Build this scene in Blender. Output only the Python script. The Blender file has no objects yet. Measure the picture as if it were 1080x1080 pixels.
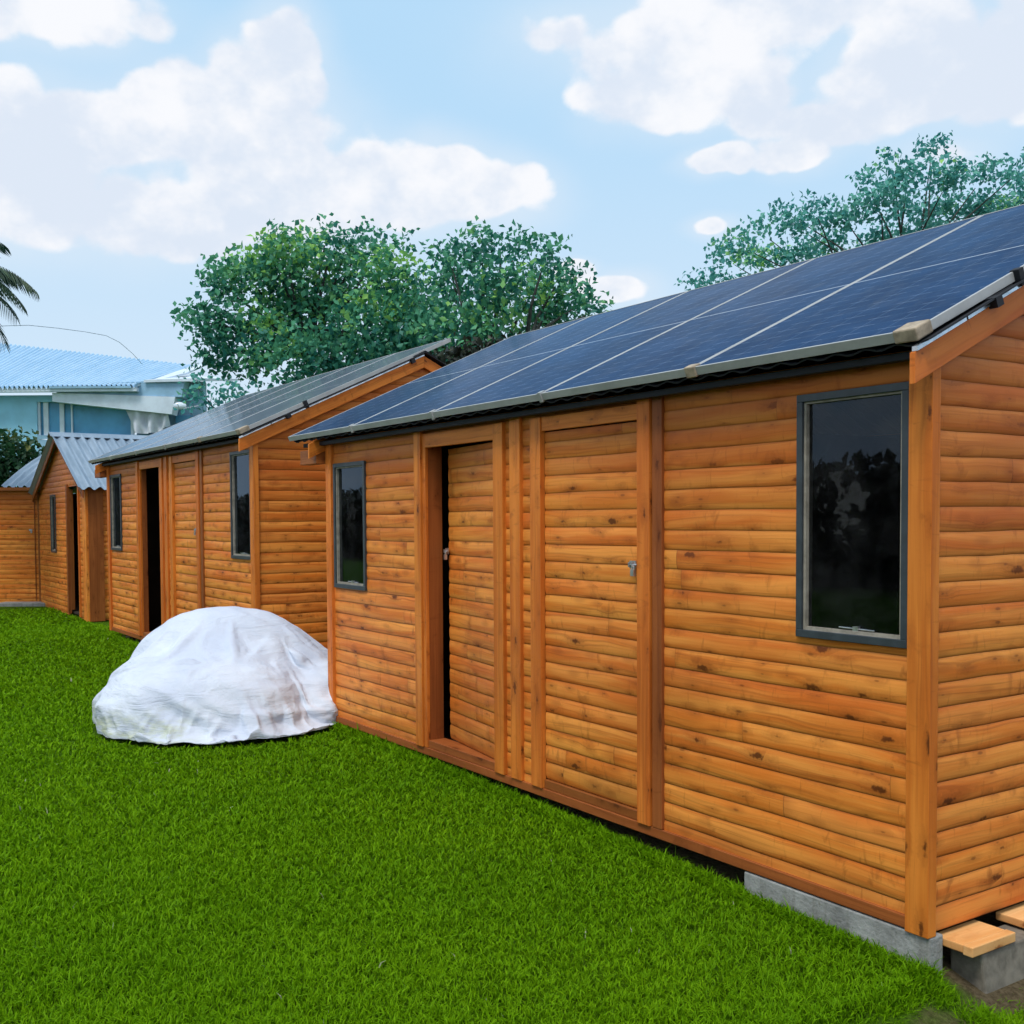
import bpy, math, random, time
import numpy as np
from mathutils import Vector, Matrix, noise
random.seed(7); rng = np.random.default_rng(11)
sc = bpy.context.scene
col = sc.collection

# ------------------------------------------------------------------ camera
F = 1145.96; PPY = 590.45; YAW = .98320; PITCH = -.0376; ROLL = -.0056
CAM = Vector((7.365, -3.306, 1.470))
fw = Vector((-math.sin(YAW)*math.cos(PITCH), math.cos(YAW)*math.cos(PITCH), math.sin(PITCH)))
r0 = Vector((math.cos(YAW), math.sin(YAW), 0)); u0 = r0.cross(fw)
RT = r0*math.cos(ROLL)+u0*math.sin(ROLL); UP = -r0*math.sin(ROLL)+u0*math.cos(ROLL)
def at(u, v, d):
    """real-world point seen at photo pixel (u, v) at distance d along the view"""
    return CAM + d*(fw + RT*((u-540)/F) - UP*((v-PPY)/F))
cd = bpy.data.cameras.new('camera'); cam = bpy.data.objects.new('camera', cd); col.objects.link(cam)
cd.sensor_width = 36; cd.lens = F/1080*36; cd.shift_y = (PPY-540)/1080; cd.clip_start = .05; cd.clip_end = 2000
M = Matrix((RT, UP, -fw)).transposed().to_4x4(); M.translation = CAM; cam.matrix_world = M
sc.camera = cam

# ------------------------------------------------------------------ object helpers
def tag(o, label=None, cat=None, group=None, kind=None):
    if label: o['label'] = label
    if cat: o['category'] = cat
    if group: o['group'] = group
    if kind: o['kind'] = kind
    return o
def empty(name, loc=(0, 0, 0), rz=0):
    o = bpy.data.objects.new(name, None); col.objects.link(o)
    o.location = loc; o.rotation_euler = (0, 0, rz); o.empty_display_size = .2
    return o
def copy_tree(o, parent=None):
    c = o.copy(); col.objects.link(c)
    if parent is not None: c.parent = parent
    for ch in list(o.children): copy_tree(ch, c)
    return c
class MB:
    def __init__(s): s.v = []; s.f = []; s.uv = []
    def face(s, pts, uvs):
        k = len(s.v); s.v += [tuple(p) for p in pts]; s.f.append(tuple(range(k, k+len(pts)))); s.uv += [tuple(q) for q in uvs]
    def hexa(s, P, seed=None):
        """P: 8 corners, 0-3 lower ring, 4-7 upper ring. UV u runs along the longest edge"""
        P = [Vector(p) for p in P]; o = random.random()*60 if seed is None else seed
        ex, ey, ez = P[1]-P[0], P[3]-P[0], P[4]-P[0]
        L = [ex.length, ey.length, ez.length]; a = L.index(max(L)); ax = [ex, ey, ez][a].normalized()
        for q in ((0, 3, 2, 1), (4, 5, 6, 7), (0, 1, 5, 4), (1, 2, 6, 5), (2, 3, 7, 6), (3, 0, 4, 7)):
            pts = [P[i] for i in q]; n = (pts[1]-pts[0]).cross(pts[2]-pts[0])
            if n.length < 1e-12: n = Vector((0, 0, 1))
            n.normalize()
            t = ax if abs(ax.dot(n)) < .9 else (ey.normalized() if a != 1 else ex.normalized())
            b = n.cross(t)
            s.face(pts, [(p.dot(t)+o, p.dot(b)+o*.37+.61) for p in pts])
    def box(s, x0, x1, y0, y1, z0, z1):
        s.hexa([(x0, y0, z0), (x1, y0, z0), (x1, y1, z0), (x0, y1, z0), (x0, y0, z1), (x1, y0, z1), (x1, y1, z1), (x0, y1, z1)])
    def tube(s, a, b, ra, rb, n=8, caps=True):
        a = Vector(a); b = Vector(b); d = (b-a); L = d.length
        if L < 1e-6: return
        d /= L; x = d.orthogonal().normalized(); y = d.cross(x); o = random.random()*9
        A = [a+(x*math.cos(2*math.pi*i/n)+y*math.sin(2*math.pi*i/n))*ra for i in range(n)]
        B = [b+(x*math.cos(2*math.pi*i/n)+y*math.sin(2*math.pi*i/n))*rb for i in range(n)]
        for i in range(n):
            j = (i+1) % n
            s.face([A[i], A[j], B[j], B[i]], [(o, i*.05), (o, j*.05), (o+L, j*.05), (o+L, i*.05)])
        if caps:
            s.face(A[::-1], [(0, 0)]*n); s.face(B, [(0, 0)]*n)
    def build(s, name, mat, parent=None, smooth=False, bevel=0, weld=False):
        me = bpy.data.meshes.new(name); me.from_pydata(s.v, [], s.f)
        ul = me.uv_layers.new(name='UVMap'); ul.data.foreach_set('uv', np.array(s.uv, dtype=np.float32).ravel())
        me.materials.append(mat)
        if weld:
            import bmesh
            bm = bmesh.new(); bm.from_mesh(me); bmesh.ops.remove_doubles(bm, verts=bm.verts, dist=1e-5); bm.to_mesh(me); bm.free()
        if smooth: me.polygons.foreach_set('use_smooth', [True]*len(me.polygons))
        me.update()
        o = bpy.data.objects.new(name, me); col.objects.link(o)
        if parent is not None: o.parent = parent
        if bevel:
            if not weld:
                import bmesh
                bm = bmesh.new(); bm.from_mesh(me); bmesh.ops.remove_doubles(bm, verts=bm.verts, dist=1e-5); bm.to_mesh(me); bm.free()
            m = o.modifiers.new('bevel', 'BEVEL'); m.width = bevel; m.segments = 2; m.limit_method = 'ANGLE'; m.angle_limit = math.radians(50)
        return o
def npmesh(name, V, Fq, mat, parent=None, uv=None, smooth=False):
    """V (n,3), Fq list of arrays of faces with equal size"""
    me = bpy.data.meshes.new(name); me.vertices.add(len(V)); me.vertices.foreach_set('co', np.asarray(V, dtype=np.float32).ravel())
    loops = np.concatenate([f.ravel() for f in Fq]); sizes = np.concatenate([np.full(len(f), f.shape[1]) for f in Fq])
    me.loops.add(len(loops)); me.loops.foreach_set('vertex_index', loops.astype(np.int32))
    me.polygons.add(len(sizes)); st = np.zeros(len(sizes), dtype=np.int32); st[1:] = np.cumsum(sizes)[:-1]
    me.polygons.foreach_set('loop_start', st); me.polygons.foreach_set('loop_total', sizes.astype(np.int32))
    if smooth: me.polygons.foreach_set('use_smooth', np.ones(len(sizes), dtype=bool))
    if uv is not None:
        ul = me.uv_layers.new(name='UVMap'); ul.data.foreach_set('uv', np.asarray(uv, dtype=np.float32)[loops].ravel())
    me.update(calc_edges=True); me.validate()
    me.materials.append(mat)
    o = bpy.data.objects.new(name, me); col.objects.link(o)
    if parent is not None: o.parent = parent
    return o

# ------------------------------------------------------------------ node helpers
class NT:
    def __init__(s, t): s.t = t; s.n = t.nodes; s.l = t.links
    def put(s, a, sock):
        if a is None: return
        if isinstance(a, bpy.types.NodeSocket): s.l.new(a, sock)
        elif isinstance(a, (tuple, list)) and sock.type == 'RGBA': sock.default_value = tuple(a)+((1,) if len(a) == 3 else ())
        else: sock.default_value = a
    def m(s, op, a, b=None, c=None, clamp=False):
        n = s.n.new('ShaderNodeMath'); n.operation = op; n.use_clamp = clamp
        s.put(a, n.inputs[0]); s.put(b, n.inputs[1]); s.put(c, n.inputs[2]); return n.outputs[0]
    def vm(s, op, a, b=None):
        n = s.n.new('ShaderNodeVectorMath'); n.operation = op; s.put(a, n.inputs[0]); s.put(b, n.inputs[1])
        return n.outputs['Value'] if op in ('DOT_PRODUCT', 'LENGTH', 'DISTANCE') else n.outputs[0]
    def sep(s, a): n = s.n.new('ShaderNodeSeparateXYZ'); s.put(a, n.inputs[0]); return n.outputs
    def comb(s, x=0., y=0., z=0.):
        n = s.n.new('ShaderNodeCombineXYZ'); s.put(x, n.inputs[0]); s.put(y, n.inputs[1]); s.put(z, n.inputs[2]); return n.outputs[0]
    def noise(s, v, scale=1., detail=3., rough=.5, dist=0., out=0, dim='3D'):
        n = s.n.new('ShaderNodeTexNoise'); n.noise_dimensions = dim; s.put(v, n.inputs['Vector']); s.put(scale, n.inputs['Scale']); s.put(detail, n.inputs['Detail']); s.put(rough, n.inputs['Roughness']); s.put(dist, n.inputs['Distortion']); return n.outputs[out]
    def white(s, v, dim='3D', out=0):
        n = s.n.new('ShaderNodeTexWhiteNoise'); n.noise_dimensions = dim
        if dim == '1D': s.put(v, n.inputs['W'])
        else: s.put(v, n.inputs['Vector'])
        return n.outputs[out]
    def voro(s, v, scale=1., dim='2D', feat='F1', rnd=1.):
        n = s.n.new('ShaderNodeTexVoronoi'); n.voronoi_dimensions = dim; n.feature = feat; s.put(v, n.inputs['Vector']); s.put(scale, n.inputs['Scale']); s.put(rnd, n.inputs['Randomness']); return n.outputs
    def mix(s, f, a, b, mode='MIX'):
        n = s.n.new('ShaderNodeMix'); n.data_type = 'RGBA'; n.blend_type = mode; n.clamp_factor = True
        s.put(f, n.inputs[0]); s.put(a, n.inputs[6]); s.put(b, n.inputs[7]); return n.outputs[2]
    def rng(s, v, a, b, c=0., d=1., smooth=True):
        n = s.n.new('ShaderNodeMapRange'); n.interpolation_type = 'SMOOTHSTEP' if smooth else 'LINEAR'
        s.put(v, n.inputs[0]); s.put(a, n.inputs[1]); s.put(b, n.inputs[2]); s.put(c, n.inputs[3]); s.put(d, n.inputs[4]); return n.outputs[0]
    def bump(s, h, strength=.3, dist=.01):
        n = s.n.new('ShaderNodeBump'); s.put(h, n.inputs['Height']); n.inputs['Strength'].default_value = strength; n.inputs['Distance'].default_value = dist; return n.outputs[0]
    def uv(s): return s.n.new('ShaderNodeTexCoord').outputs['UV']
    def obj(s): return s.n.new('ShaderNodeTexCoord').outputs['Object']
    def geo(s, k='Position'): return s.n.new('ShaderNodeNewGeometry').outputs[k]
    def info(s): return s.n.new('ShaderNodeObjectInfo').outputs['Random']
def mat(name):
    m = bpy.data.materials.new(name); m.use_nodes = True; t = NT(m.node_tree); b = m.node_tree.nodes['Principled BSDF']; return m, t, b
def setp(t, b, color=None, rough=None, metal=None, spec=None, normal=None, alpha=None):
    if color is not None: t.put(color, b.inputs['Base Color'])
    if rough is not None: t.put(rough, b.inputs['Roughness'])
    if metal is not None: t.put(metal, b.inputs['Metallic'])
    if spec is not None: t.put(spec, b.inputs['Specular IOR Level'])
    if normal is not None: t.put(normal, b.inputs['Normal'])

PITCH_B = .0885   # exposed height of one siding board
def wood(name, siding=True, base=(.76, .198, .025), light=(.93, .345, .062), dark=(.30, .068, .010), knot=(.10, .024, .005), rough=.5):
    m, t, b = mat(name)
    x, y, _ = t.sep(t.uv()); rnd = t.m('MULTIPLY', t.info(), 57.)
    if siding:
        row = t.m('FLOOR', t.m('DIVIDE', y, PITCH_B)); fr = t.m('FRACT', t.m('DIVIDE', y, PITCH_B))
        h1 = t.white(t.comb(row, rnd, 3.))
        sx = t.m('DIVIDE', t.m('ADD', x, t.m('MULTIPLY', h1, 5.7)), t.m('ADD', 1.0, t.m('MULTIPLY', t.white(t.comb(row, rnd, 9.)), 3.0)))
        seg = t.m('FLOOR', sx); fs = t.m('FRACT', sx)
        h2n = t.n.new('ShaderNodeTexWhiteNoise'); t.put(t.comb(row, seg, rnd), h2n.inputs['Vector']); h2 = h2n.outputs[0]; h2c = h2n.outputs[1]
    else:
        row = t.m('MULTIPLY', rnd, 1.); h2n = t.n.new('ShaderNodeTexWhiteNoise'); t.put(t.comb(t.m('FLOOR', t.m('MULTIPLY', x, .0)), row, 1.), h2n.inputs['Vector']); h2 = h2n.outputs[0]; h2c = h2n.outputs[1]; fr = None
    hr, hg, hb = t.sep(h2c)
    ox = t.m('ADD', x, t.m('MULTIPLY', h2, 37.)); oy = t.m('ADD', y, t.m('MULTIPLY', hb, 11.))
    # knots
    kv = t.comb(t.m('MULTIPLY', ox, 3.3), t.m('MULTIPLY', oy, 9.), 0.)
    vo = t.voro(kv, 1., '2D'); kd = vo['Distance']; kr = t.sep(vo['Color'])[0]
    kd = t.m('ADD', kd, t.m('MULTIPLY', t.m('SUBTRACT', t.noise(t.comb(ox, oy, 0.), 60., 2.), .5), .22))
    ks = t.m('MULTIPLY', t.m('POWER', kr, 2.2), .13)
    kcore = t.rng(t.m('SUBTRACT', kd, ks), -.06, .035, 1., 0.)
    kgate = t.m('GREATER_THAN', t.sep(vo['Color'])[1], .40)
    kcore = t.m('MULTIPLY', kcore, kgate)
    khalo = t.m('MULTIPLY', t.rng(t.m('SUBTRACT', kd, ks), 0., .30, 1., 0.), kgate)
    # blotchy stain around whorls: vertical smudges across boards
    smv = t.comb(t.m('MULTIPLY', ox, 11.), t.m('MULTIPLY', oy, 7.), h2)
    sm = t.rng(t.noise(smv, 1., 3., .6, .6), .56, .80)
    v2 = t.voro(t.comb(t.m('MULTIPLY', ox, 7.), t.m('MULTIPLY', oy, 20.), 0.), 1., '2D'); pin = t.m('MULTIPLY', t.rng(t.m('ADD', v2['Distance'], t.m('MULTIPLY', t.sep(v2['Color'])[1], .09)), .06, .16, 1., 0.), t.m('GREATER_THAN', t.sep(v2['Color'])[0], .80 if siding else .95))
    ph = t.m('MULTIPLY', t.rng(v2['Distance'], .10, .55, 1., 0.), t.m('GREATER_THAN', t.sep(v2['Color'])[0], .72 if siding else .95))
    sv = t.rng(t.noise(t.comb(t.m('MULTIPLY', ox, 26.), t.m('MULTIPLY', oy, 5.), h2), 1., 3., .65, .8), .60, .78)
    # grain
    wob = t.m('MULTIPLY', t.m('SUBTRACT', t.noise(t.comb(t.m('MULTIPLY', ox, 1.6), t.m('MULTIPLY', oy, 7.), h2), 1., 2.), .5), .065)
    gy = t.m('ADD', t.m('ADD', oy, wob), t.m('MULTIPLY', khalo, .012))
    g1 = t.noise(t.comb(t.m('MULTIPLY', ox, .9), t.m('MULTIPLY', gy, 62.), h2), 1., 3., .6)
    g2 = t.noise(t.comb(t.m('MULTIPLY', ox, 5.), t.m('MULTIPLY', gy, 330.), h2), 1., 2., .6)
    g3 = t.noise(t.comb(t.m('MULTIPLY', ox, 1.1), t.m('MULTIPLY', gy, 16.), h2), 1., 3., .55)
    c = t.mix(t.rng(g3, .34, .66), base, light)
    c = t.mix(t.m('MULTIPLY', t.rng(g1, .50, .72), .42), c, dark)
    c = t.mix(t.m('MULTIPLY', t.rng(g2, .55, .8), .16), c, dark)
    c = t.mix(t.m('MULTIPLY', sm, .55), c, dark)
    c = t.mix(t.m('MULTIPLY', khalo, .38), c, dark)
    c = t.mix(t.m('MULTIPLY', sv, .46), c, dark); c = t.mix(t.m('MULTIPLY', ph, .30), c, dark); c = t.mix(t.m('MULTIPLY', pin, .55), c, knot)
    c = t.mix(t.m('MULTIPLY', kcore, .9), c, knot)
    hs = t.n.new('ShaderNodeHueSaturation'); t.put(c, hs.inputs['Color'])
    t.put(t.m('ADD', .4965, t.m('MULTIPLY', hg, .007)), hs.inputs['Hue'])
    t.put(t.m('ADD', .93, t.m('MULTIPLY', hr, .12)), hs.inputs['Value'])
    c = hs.outputs[0]
    # broad uneven staining of the wall
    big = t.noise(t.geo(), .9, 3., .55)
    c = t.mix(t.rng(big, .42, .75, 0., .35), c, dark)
    if siding: c = t.mix(t.rng(t.m('ADD', y, t.m('MULTIPLY', big, .35)), 1.35, 2.15, 0., .55), c, (.36, .082, .012))  # upper boards darkened: eave shade painted in along with the stain
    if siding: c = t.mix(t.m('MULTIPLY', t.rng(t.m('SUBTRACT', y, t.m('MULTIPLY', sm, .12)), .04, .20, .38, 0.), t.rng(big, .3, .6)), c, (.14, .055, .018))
    h = t.m('ADD', t.m('MULTIPLY', g1, .5), t.m('MULTIPLY', g2, .25))
    if siding:
        joint = t.m('MULTIPLY', t.m('LESS_THAN', fs, .0018), 1.); jh = t.rng(t.m('MINIMUM', fs, t.m('SUBTRACT', 1., fs)), 0., .03, .35, 0.)
        c = t.mix(t.m('MULTIPLY', jh, t.rng(h2, .3, .8)), c, dark); c = t.mix(t.m('MULTIPLY', joint, .35), c, knot)
        gro = t.rng(fr, 0., .12, .40, 0.)
        gro2 = t.rng(fr, .90, 1., 0., .35)
        c = t.mix(t.m('MAXIMUM', gro, gro2), c, (.16, .04, .008))
        h = t.m('SUBTRACT', h, t.m('MULTIPLY', joint, 2.))
    ro = t.m('ADD', rough-.08, t.m('MULTIPLY', g1, .2))
    setp(t, b, c, ro, spec=.22, normal=t.bump(h, .35, .003))
    return m

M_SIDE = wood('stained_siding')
M_TRIM = wood('stained_trim', False, base=(.60, .150, .019), light=(.76, .235, .035))
M_TRIMD = wood('dark_trim', False, base=(.27, .078, .018), light=(.36, .11, .026), dark=(.16, .04, .009))
M_TRIML = wood('light_trim', False)
M_RAW = wood('pale_planks', False, base=(.72, .36, .12), light=(.82, .48, .2), dark=(.5, .2, .05), knot=(.3, .1, .03))
def simple(name, c, rough=.5, metal=0., spec=.5, nz=0., nsc=8., bump=0.):
    m, t, b = mat(name); cc = c
    if nz:
        n = t.noise(t.obj(), nsc, 5., .6); cc = t.mix(t.rng(n, .3, .7), tuple(q*(1-nz) for q in c), tuple(min(1, q*(1+nz)) for q in c))
        if bump: setp(t, b, normal=t.bump(n, bump, .01))
    setp(t, b, cc, rough, metal, spec); return m
M_ALU = simple('aluminium_frame', (.42, .43, .43), .45, .1, nz=.12, nsc=5)
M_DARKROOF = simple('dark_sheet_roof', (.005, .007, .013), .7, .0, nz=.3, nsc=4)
M_GREYFR = simple('grey_window_frame', (.036, .047, .056), .45, nz=.2, nsc=14)
M_BEAD = simple('pale_glazing_bead', (.30, .27, .22), .6, nz=.25, nsc=20)
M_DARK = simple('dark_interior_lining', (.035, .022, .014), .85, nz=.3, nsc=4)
M_STEEL = simple('galvanised_steel', (.55, .56, .57), .32, .85, nz=.2, nsc=30)
M_BRACK = simple('beige_clamp', (.36, .29, .21), .7, nz=.3, nsc=22)
M_FLASH = simple('bright_flashing', (.62, .65, .68), .22, .8, nz=.3, nsc=12)

def mk_concrete():
    m, t, b = mat('weathered_concrete'); p = t.obj()
    n = t.noise(p, 5., 6., .65); n2 = t.noise(p, 60., 3., .6)
    x, y, z = t.sep(t.geo()); 
    st = t.noise(t.comb(t.m('MULTIPLY', x, 22.), t.m('MULTIPLY', y, 22.), t.m('MULTIPLY', z, 2.)), 1., 3.)
    c = t.mix(t.rng(n, .3, .7), (.20, .20, .195), (.37, .375, .365)); c = t.mix(t.rng(n2, .5, .8, 0., .4), c, (.14, .14, .13))
    c = t.mix(t.rng(st, .5, .75, 0., .5), c, (.13, .12, .09)); c = t.mix(t.rng(z, -.30, -.16, .7, 0.), c, (.09, .09, .05))
    setp(t, b, c, .9, spec=.2, normal=t.bump(t.m('ADD', n2, n), .5, .008)); return m
M_CONC = mk_concrete()
M_PIER = simple('brown_stained_concrete', (.17, .15, .12), .92, nz=.35, nsc=14, bump=.5)

PW, PL = 1.092, 2.243
def mk_panel(sky_pale=False):
    m, t, b = mat('sky_pale_solar_cells' if sky_pale else 'solar_cells'); x, y, _ = t.sep(t.uv())
    def line(v, pitch, w, off=0.):
        f = t.m('FRACT', t.m('DIVIDE', t.m('ADD', v, off), pitch)); d = t.m('MINIMUM', f, t.m('SUBTRACT', 1., f)); return t.m('LESS_THAN', t.m('MULTIPLY', d, pitch), w)
    c1, c2 = ((.075, .105, .150), (.115, .150, .195)) if sky_pale else ((.0025, .022, .075), (.005, .036, .112))  # pale variant: grazing sky sheen painted into the cell colour
    cx = line(x, PW/6, .0022); cy = line(y, PL/24, .0016)
    bus = line(x, PW/60, .0007)
    dash = t.m('MULTIPLY', line(y, PL/24, .0030), t.m('LESS_THAN', t.m('FRACT', t.m('ADD', t.m('DIVIDE', x, PW/6), .2)), .55))  # pale dashes: busbar glints painted into the colour
    mid = t.m('LESS_THAN', t.m('ABSOLUTE', t.m('SUBTRACT', y, PL/2)), .0062)
    n = t.noise(t.comb(x, y, t.m('MULTIPLY', t.info(), 20.)), 3., 4., .6)
    c = t.mix(t.rng(n, .3, .7), c1, c2)
    q_ = .45 if sky_pale else .75
    c = t.mix(t.m('MULTIPLY', bus, .16*q_), c, (.2, .3, .45))
    c = t.mix(t.m('MULTIPLY', cx, .30*q_), c, (.25, .35, .5)); c = t.mix(t.m('MULTIPLY', cy, .18*q_), c, (.25, .35, .5))
    c = t.mix(t.m('MULTIPLY', dash, .20*q_), c, (.45, .55, .7))
    c = t.mix(t.m('MULTIPLY', mid, .75*q_), c, (.6, .66, .72))
    dust = t.rng(t.noise(t.comb(x, t.m('MULTIPLY', y, .5), t.info()), 9., 5., .7), .45, .8, 0., .12)
    c = t.mix(dust, c, (.25, .26, .27))
    setp(t, b, c, .6, spec=.05)
    # anti-reflective glass: mirrors the sky only at very flat angles
    lw = t.n.new('ShaderNodeLayerWeight'); lw.inputs['Blend'].default_value = .5
    gl = t.n.new('ShaderNodeBsdfGlossy'); gl.inputs['Roughness'].default_value = .09; gl.inputs['Color'].default_value = (.80, .84, .88, 1) if sky_pale else (.60, .78, .95, 1)
    fac = t.m('MULTIPLY', t.m('POWER', lw.outputs['Facing'], 12. if sky_pale else 17.), t.rng(n, .2, .9, .75, 1.0), clamp=True)
    mx = t.n.new('ShaderNodeMixShader'); t.l.new(fac, mx.inputs[0]); t.l.new(b.outputs[0], mx.inputs[1]); t.l.new(gl.outputs[0], mx.inputs[2])
    t.l.new(mx.outputs[0], t.n['Material Output'].inputs[0]); return m
M_CELL = mk_panel(); M_CELL2 = mk_panel(True)

def mk_glass(name, tint=.55, reflection_smudge=0.):
    m = bpy.data.materials.new(name); m.use_nodes = True; t = NT(m.node_tree); t.n.clear()
    out = t.n.new('ShaderNodeOutputMaterial'); tr = t.n.new('ShaderNodeBsdfTransparent'); tr.inputs[0].default_value = (tint, tint*1.02, tint*1.03, 1)
    gl = t.n.new('ShaderNodeBsdfGlossy'); gl.inputs['Roughness'].default_value = .015
    gl.inputs['Color'].default_value = (.62, .80, 1., 1)
    fr = t.n.new('ShaderNodeFresnel'); fr.inputs['IOR'].default_value = 1.5
    nb = t.bump(t.noise(t.obj(), 2.2, 2.), .04, .01); t.l.new(nb, gl.inputs['Normal'])
    mx = t.n.new('ShaderNodeMixShader'); t.l.new(t.m('MULTIPLY', fr.outputs[0], .85, clamp=True), mx.inputs[0]); t.l.new(tr.outputs[0], mx.inputs[1]); t.l.new(gl.outputs[0], mx.inputs[2])
    res = mx.outputs[0]
    if reflection_smudge:
        x, y, z = t.sep(t.uv())
        nz = t.noise(t.comb(x, y, 0.), 15., 3., .55, .3)
        # grey leaf reflections painted inside an oval zone of the pane
        dx = t.m('DIVIDE', t.m('SUBTRACT', x, .17), .15); dy = t.m('DIVIDE', t.m('SUBTRACT', y, .48), .17)
        zone = t.m('SUBTRACT', 1., t.m('ADD', t.m('MULTIPLY', dx, dx), t.m('MULTIPLY', dy, dy)), clamp=True)
        k = t.m('MULTIPLY', t.rng(t.m('ADD', nz, t.m('MULTIPLY', zone, .12)), .57, .64), t.m('MULTIPLY', t.rng(zone, 0., .25), 0.09*reflection_smudge))
        film = t.rng(t.noise(t.comb(x, y, 3.), 3., 5., .7), .35, .8, .0, .05)
        df = t.n.new('ShaderNodeBsdfDiffuse'); df.inputs[0].default_value = (.30, .31, .32, 1)
        m2 = t.n.new('ShaderNodeMixShader'); t.l.new(t.m('MAXIMUM', k, film), m2.inputs[0]); t.l.new(res, m2.inputs[1]); t.l.new(df.outputs[0], m2.inputs[2]); res = m2.outputs[0]
    t.l.new(res, out.inputs[0]); return m
M_GLASS = mk_glass('window_glass', .6, .6); M_GLASS2 = mk_glass('reflection_smudged_glass', .45, 1.)

# ------------------------------------------------------------------ siding
def profile(z):
    """outward swell of a half-log board, 0 in the groove"""
    f = (z/PITCH_B) % 1.
    return .0072*(max(0., 1-(abs(f-.55)/.55)**2.4))**.8
def siding(mb, lo, hi, z0, z1, place):
    """lo(z), hi(z): extent along the wall; place(u, out, z) -> point"""
    zs = [z0]; k = math.floor(z0/PITCH_B)
    fr = (0., .035, .09, .18, .32, .5, .68, .82, .91, .965)
    while k*PITCH_B < z1:
        for f in fr:
            z = (k+f)*PITCH_B
            if z0+.0015 < z < z1-.0015: zs.append(z)
        k += 1
    zs.append(z1)
    def wob(u, z):
        if z-z0 < .012 or z1-z < .012: return 0.
        return .0042*noise.noise(Vector((u*1.7+place(u, 0, 0)[1]*3.1, z*7.+place(u, 0, 0)[0]*.37, 2.3)))+.0016*noise.noise(Vector((u*6., z*19., 8.)))
    for a, b in zip(zs, zs[1:]):
        pa, pb = profile(a+1e-6), profile(b-1e-6)
        l0, h0, l1, h1 = lo(a), hi(a), lo(b), hi(b)
        if h0-l0 < .002 and h1-l1 < .002: continue
        k = max(1, int((h0-l0)/.16))
        for i in range(k):
            s0, s1 = i/k, (i+1)/k
            A, B, C_, D_ = l0+(h0-l0)*s0, l0+(h0-l0)*s1, l1+(h1-l1)*s1, l1+(h1-l1)*s0
            mb.face([place(A, pa, a+wob(A, a)), place(B, pa, a+wob(B, a)), place(C_, pb, b+wob(C_, b)), place(D_, pb, b+wob(D_, b))], [(A, a+1e-5), (B, a+1e-5), (C_, b-1e-5), (D_, b-1e-5)])
def rect_siding(mb, x0, x1, z0, z1, y=0.):
    siding(mb, lambda z: x0, lambda z: x1, z0, z1, lambda u, o, z: (u, y-o, z))

# ------------------------------------------------------------------ small hardware
def latch(parent, x, z, y, name='latch'):
    mb = MB()
    mb.box(x-.030, x+.014, y-.006, y, z-.018, z+.018)
    mb.tube((x-.026, y-.013, z), (x+.034, y-.013, z), .0055, .0055, 8)
    for q in (-.018, .004): mb.box(x+q-.004, x+q+.004, y-.022, y-.006, z-.011, z+.011)
    mb.tube((x+.018, y-.013, z), (x+.018, y-.030, z-.010), .005, .005, 6)
    mb.box(x+.006, x+.030, y-.032, y-.018, z-.052, z-.020)
    mb.tube((x+.011, y-.025, z-.02), (x+.011, y-.025, z), .003, .003, 6); mb.tube((x+.025, y-.025, z-.02), (x+.025, y-.025, z), .003, .003, 6)
    return mb.build(name, M_STEEL, parent)

def window_part(root, x0, x1, z0, z1, glass, name='window', fw_=.029, y=-.022):
    """outer grey frame, pale bead, pane, little stay at the bottom"""
    mb = MB()
    for a in ((x0, x1, z0, z0+fw_), (x0, x1, z1-fw_, z1)): mb.box(a[0], a[1], y, y+.055, a[2], a[3])
    for a in ((x0, x0+fw_), (x1-fw_, x1)): mb.box(a[0], a[1], y+.0006, y+.0545, z0+fw_, z1-fw_)
    w = mb.build(name, M_GREYFR, root, bevel=.002)
    mb = MB(); a, b, c, d = x0+fw_, x1-fw_, z0+fw_, z1-fw_
    mb.box(a, a+.011, y+.012, y+.05, c, d); mb.box(b-.011, b, y+.012, y+.05, c, d); mb.box(a+.011, b-.011, y+.012, y+.0505, c, c+.013); mb.box(a+.011, b-.011, y+.012, y+.05, d-.008, d)
    mb.build('glazing_bead', M_BEAD, w)
    mb = MB(); yy = y+.030
    mb.face([(a+.011, yy, c+.013), (b-.011, yy, c+.013), (b-.011, yy, d-.008), (a+.011, yy, d-.008)], [(0, 0), (b-a-.022, 0), (b-a-.022, d-c-.021), (0, d-c-.021)])
    mb.build('pane', glass, w)
    mb = MB(); xm = (a+b)/2+.02
    mb.tube((xm-.08, y+.022, c+.022), (xm+.08, y+.022, c+.019), .003, .003, 6); mb.box(xm-.012, xm+.012, y+.014, y+.028, c+.013, c+.030)
    mb.build('window_stay', M_STEEL, w)
    return w

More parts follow.
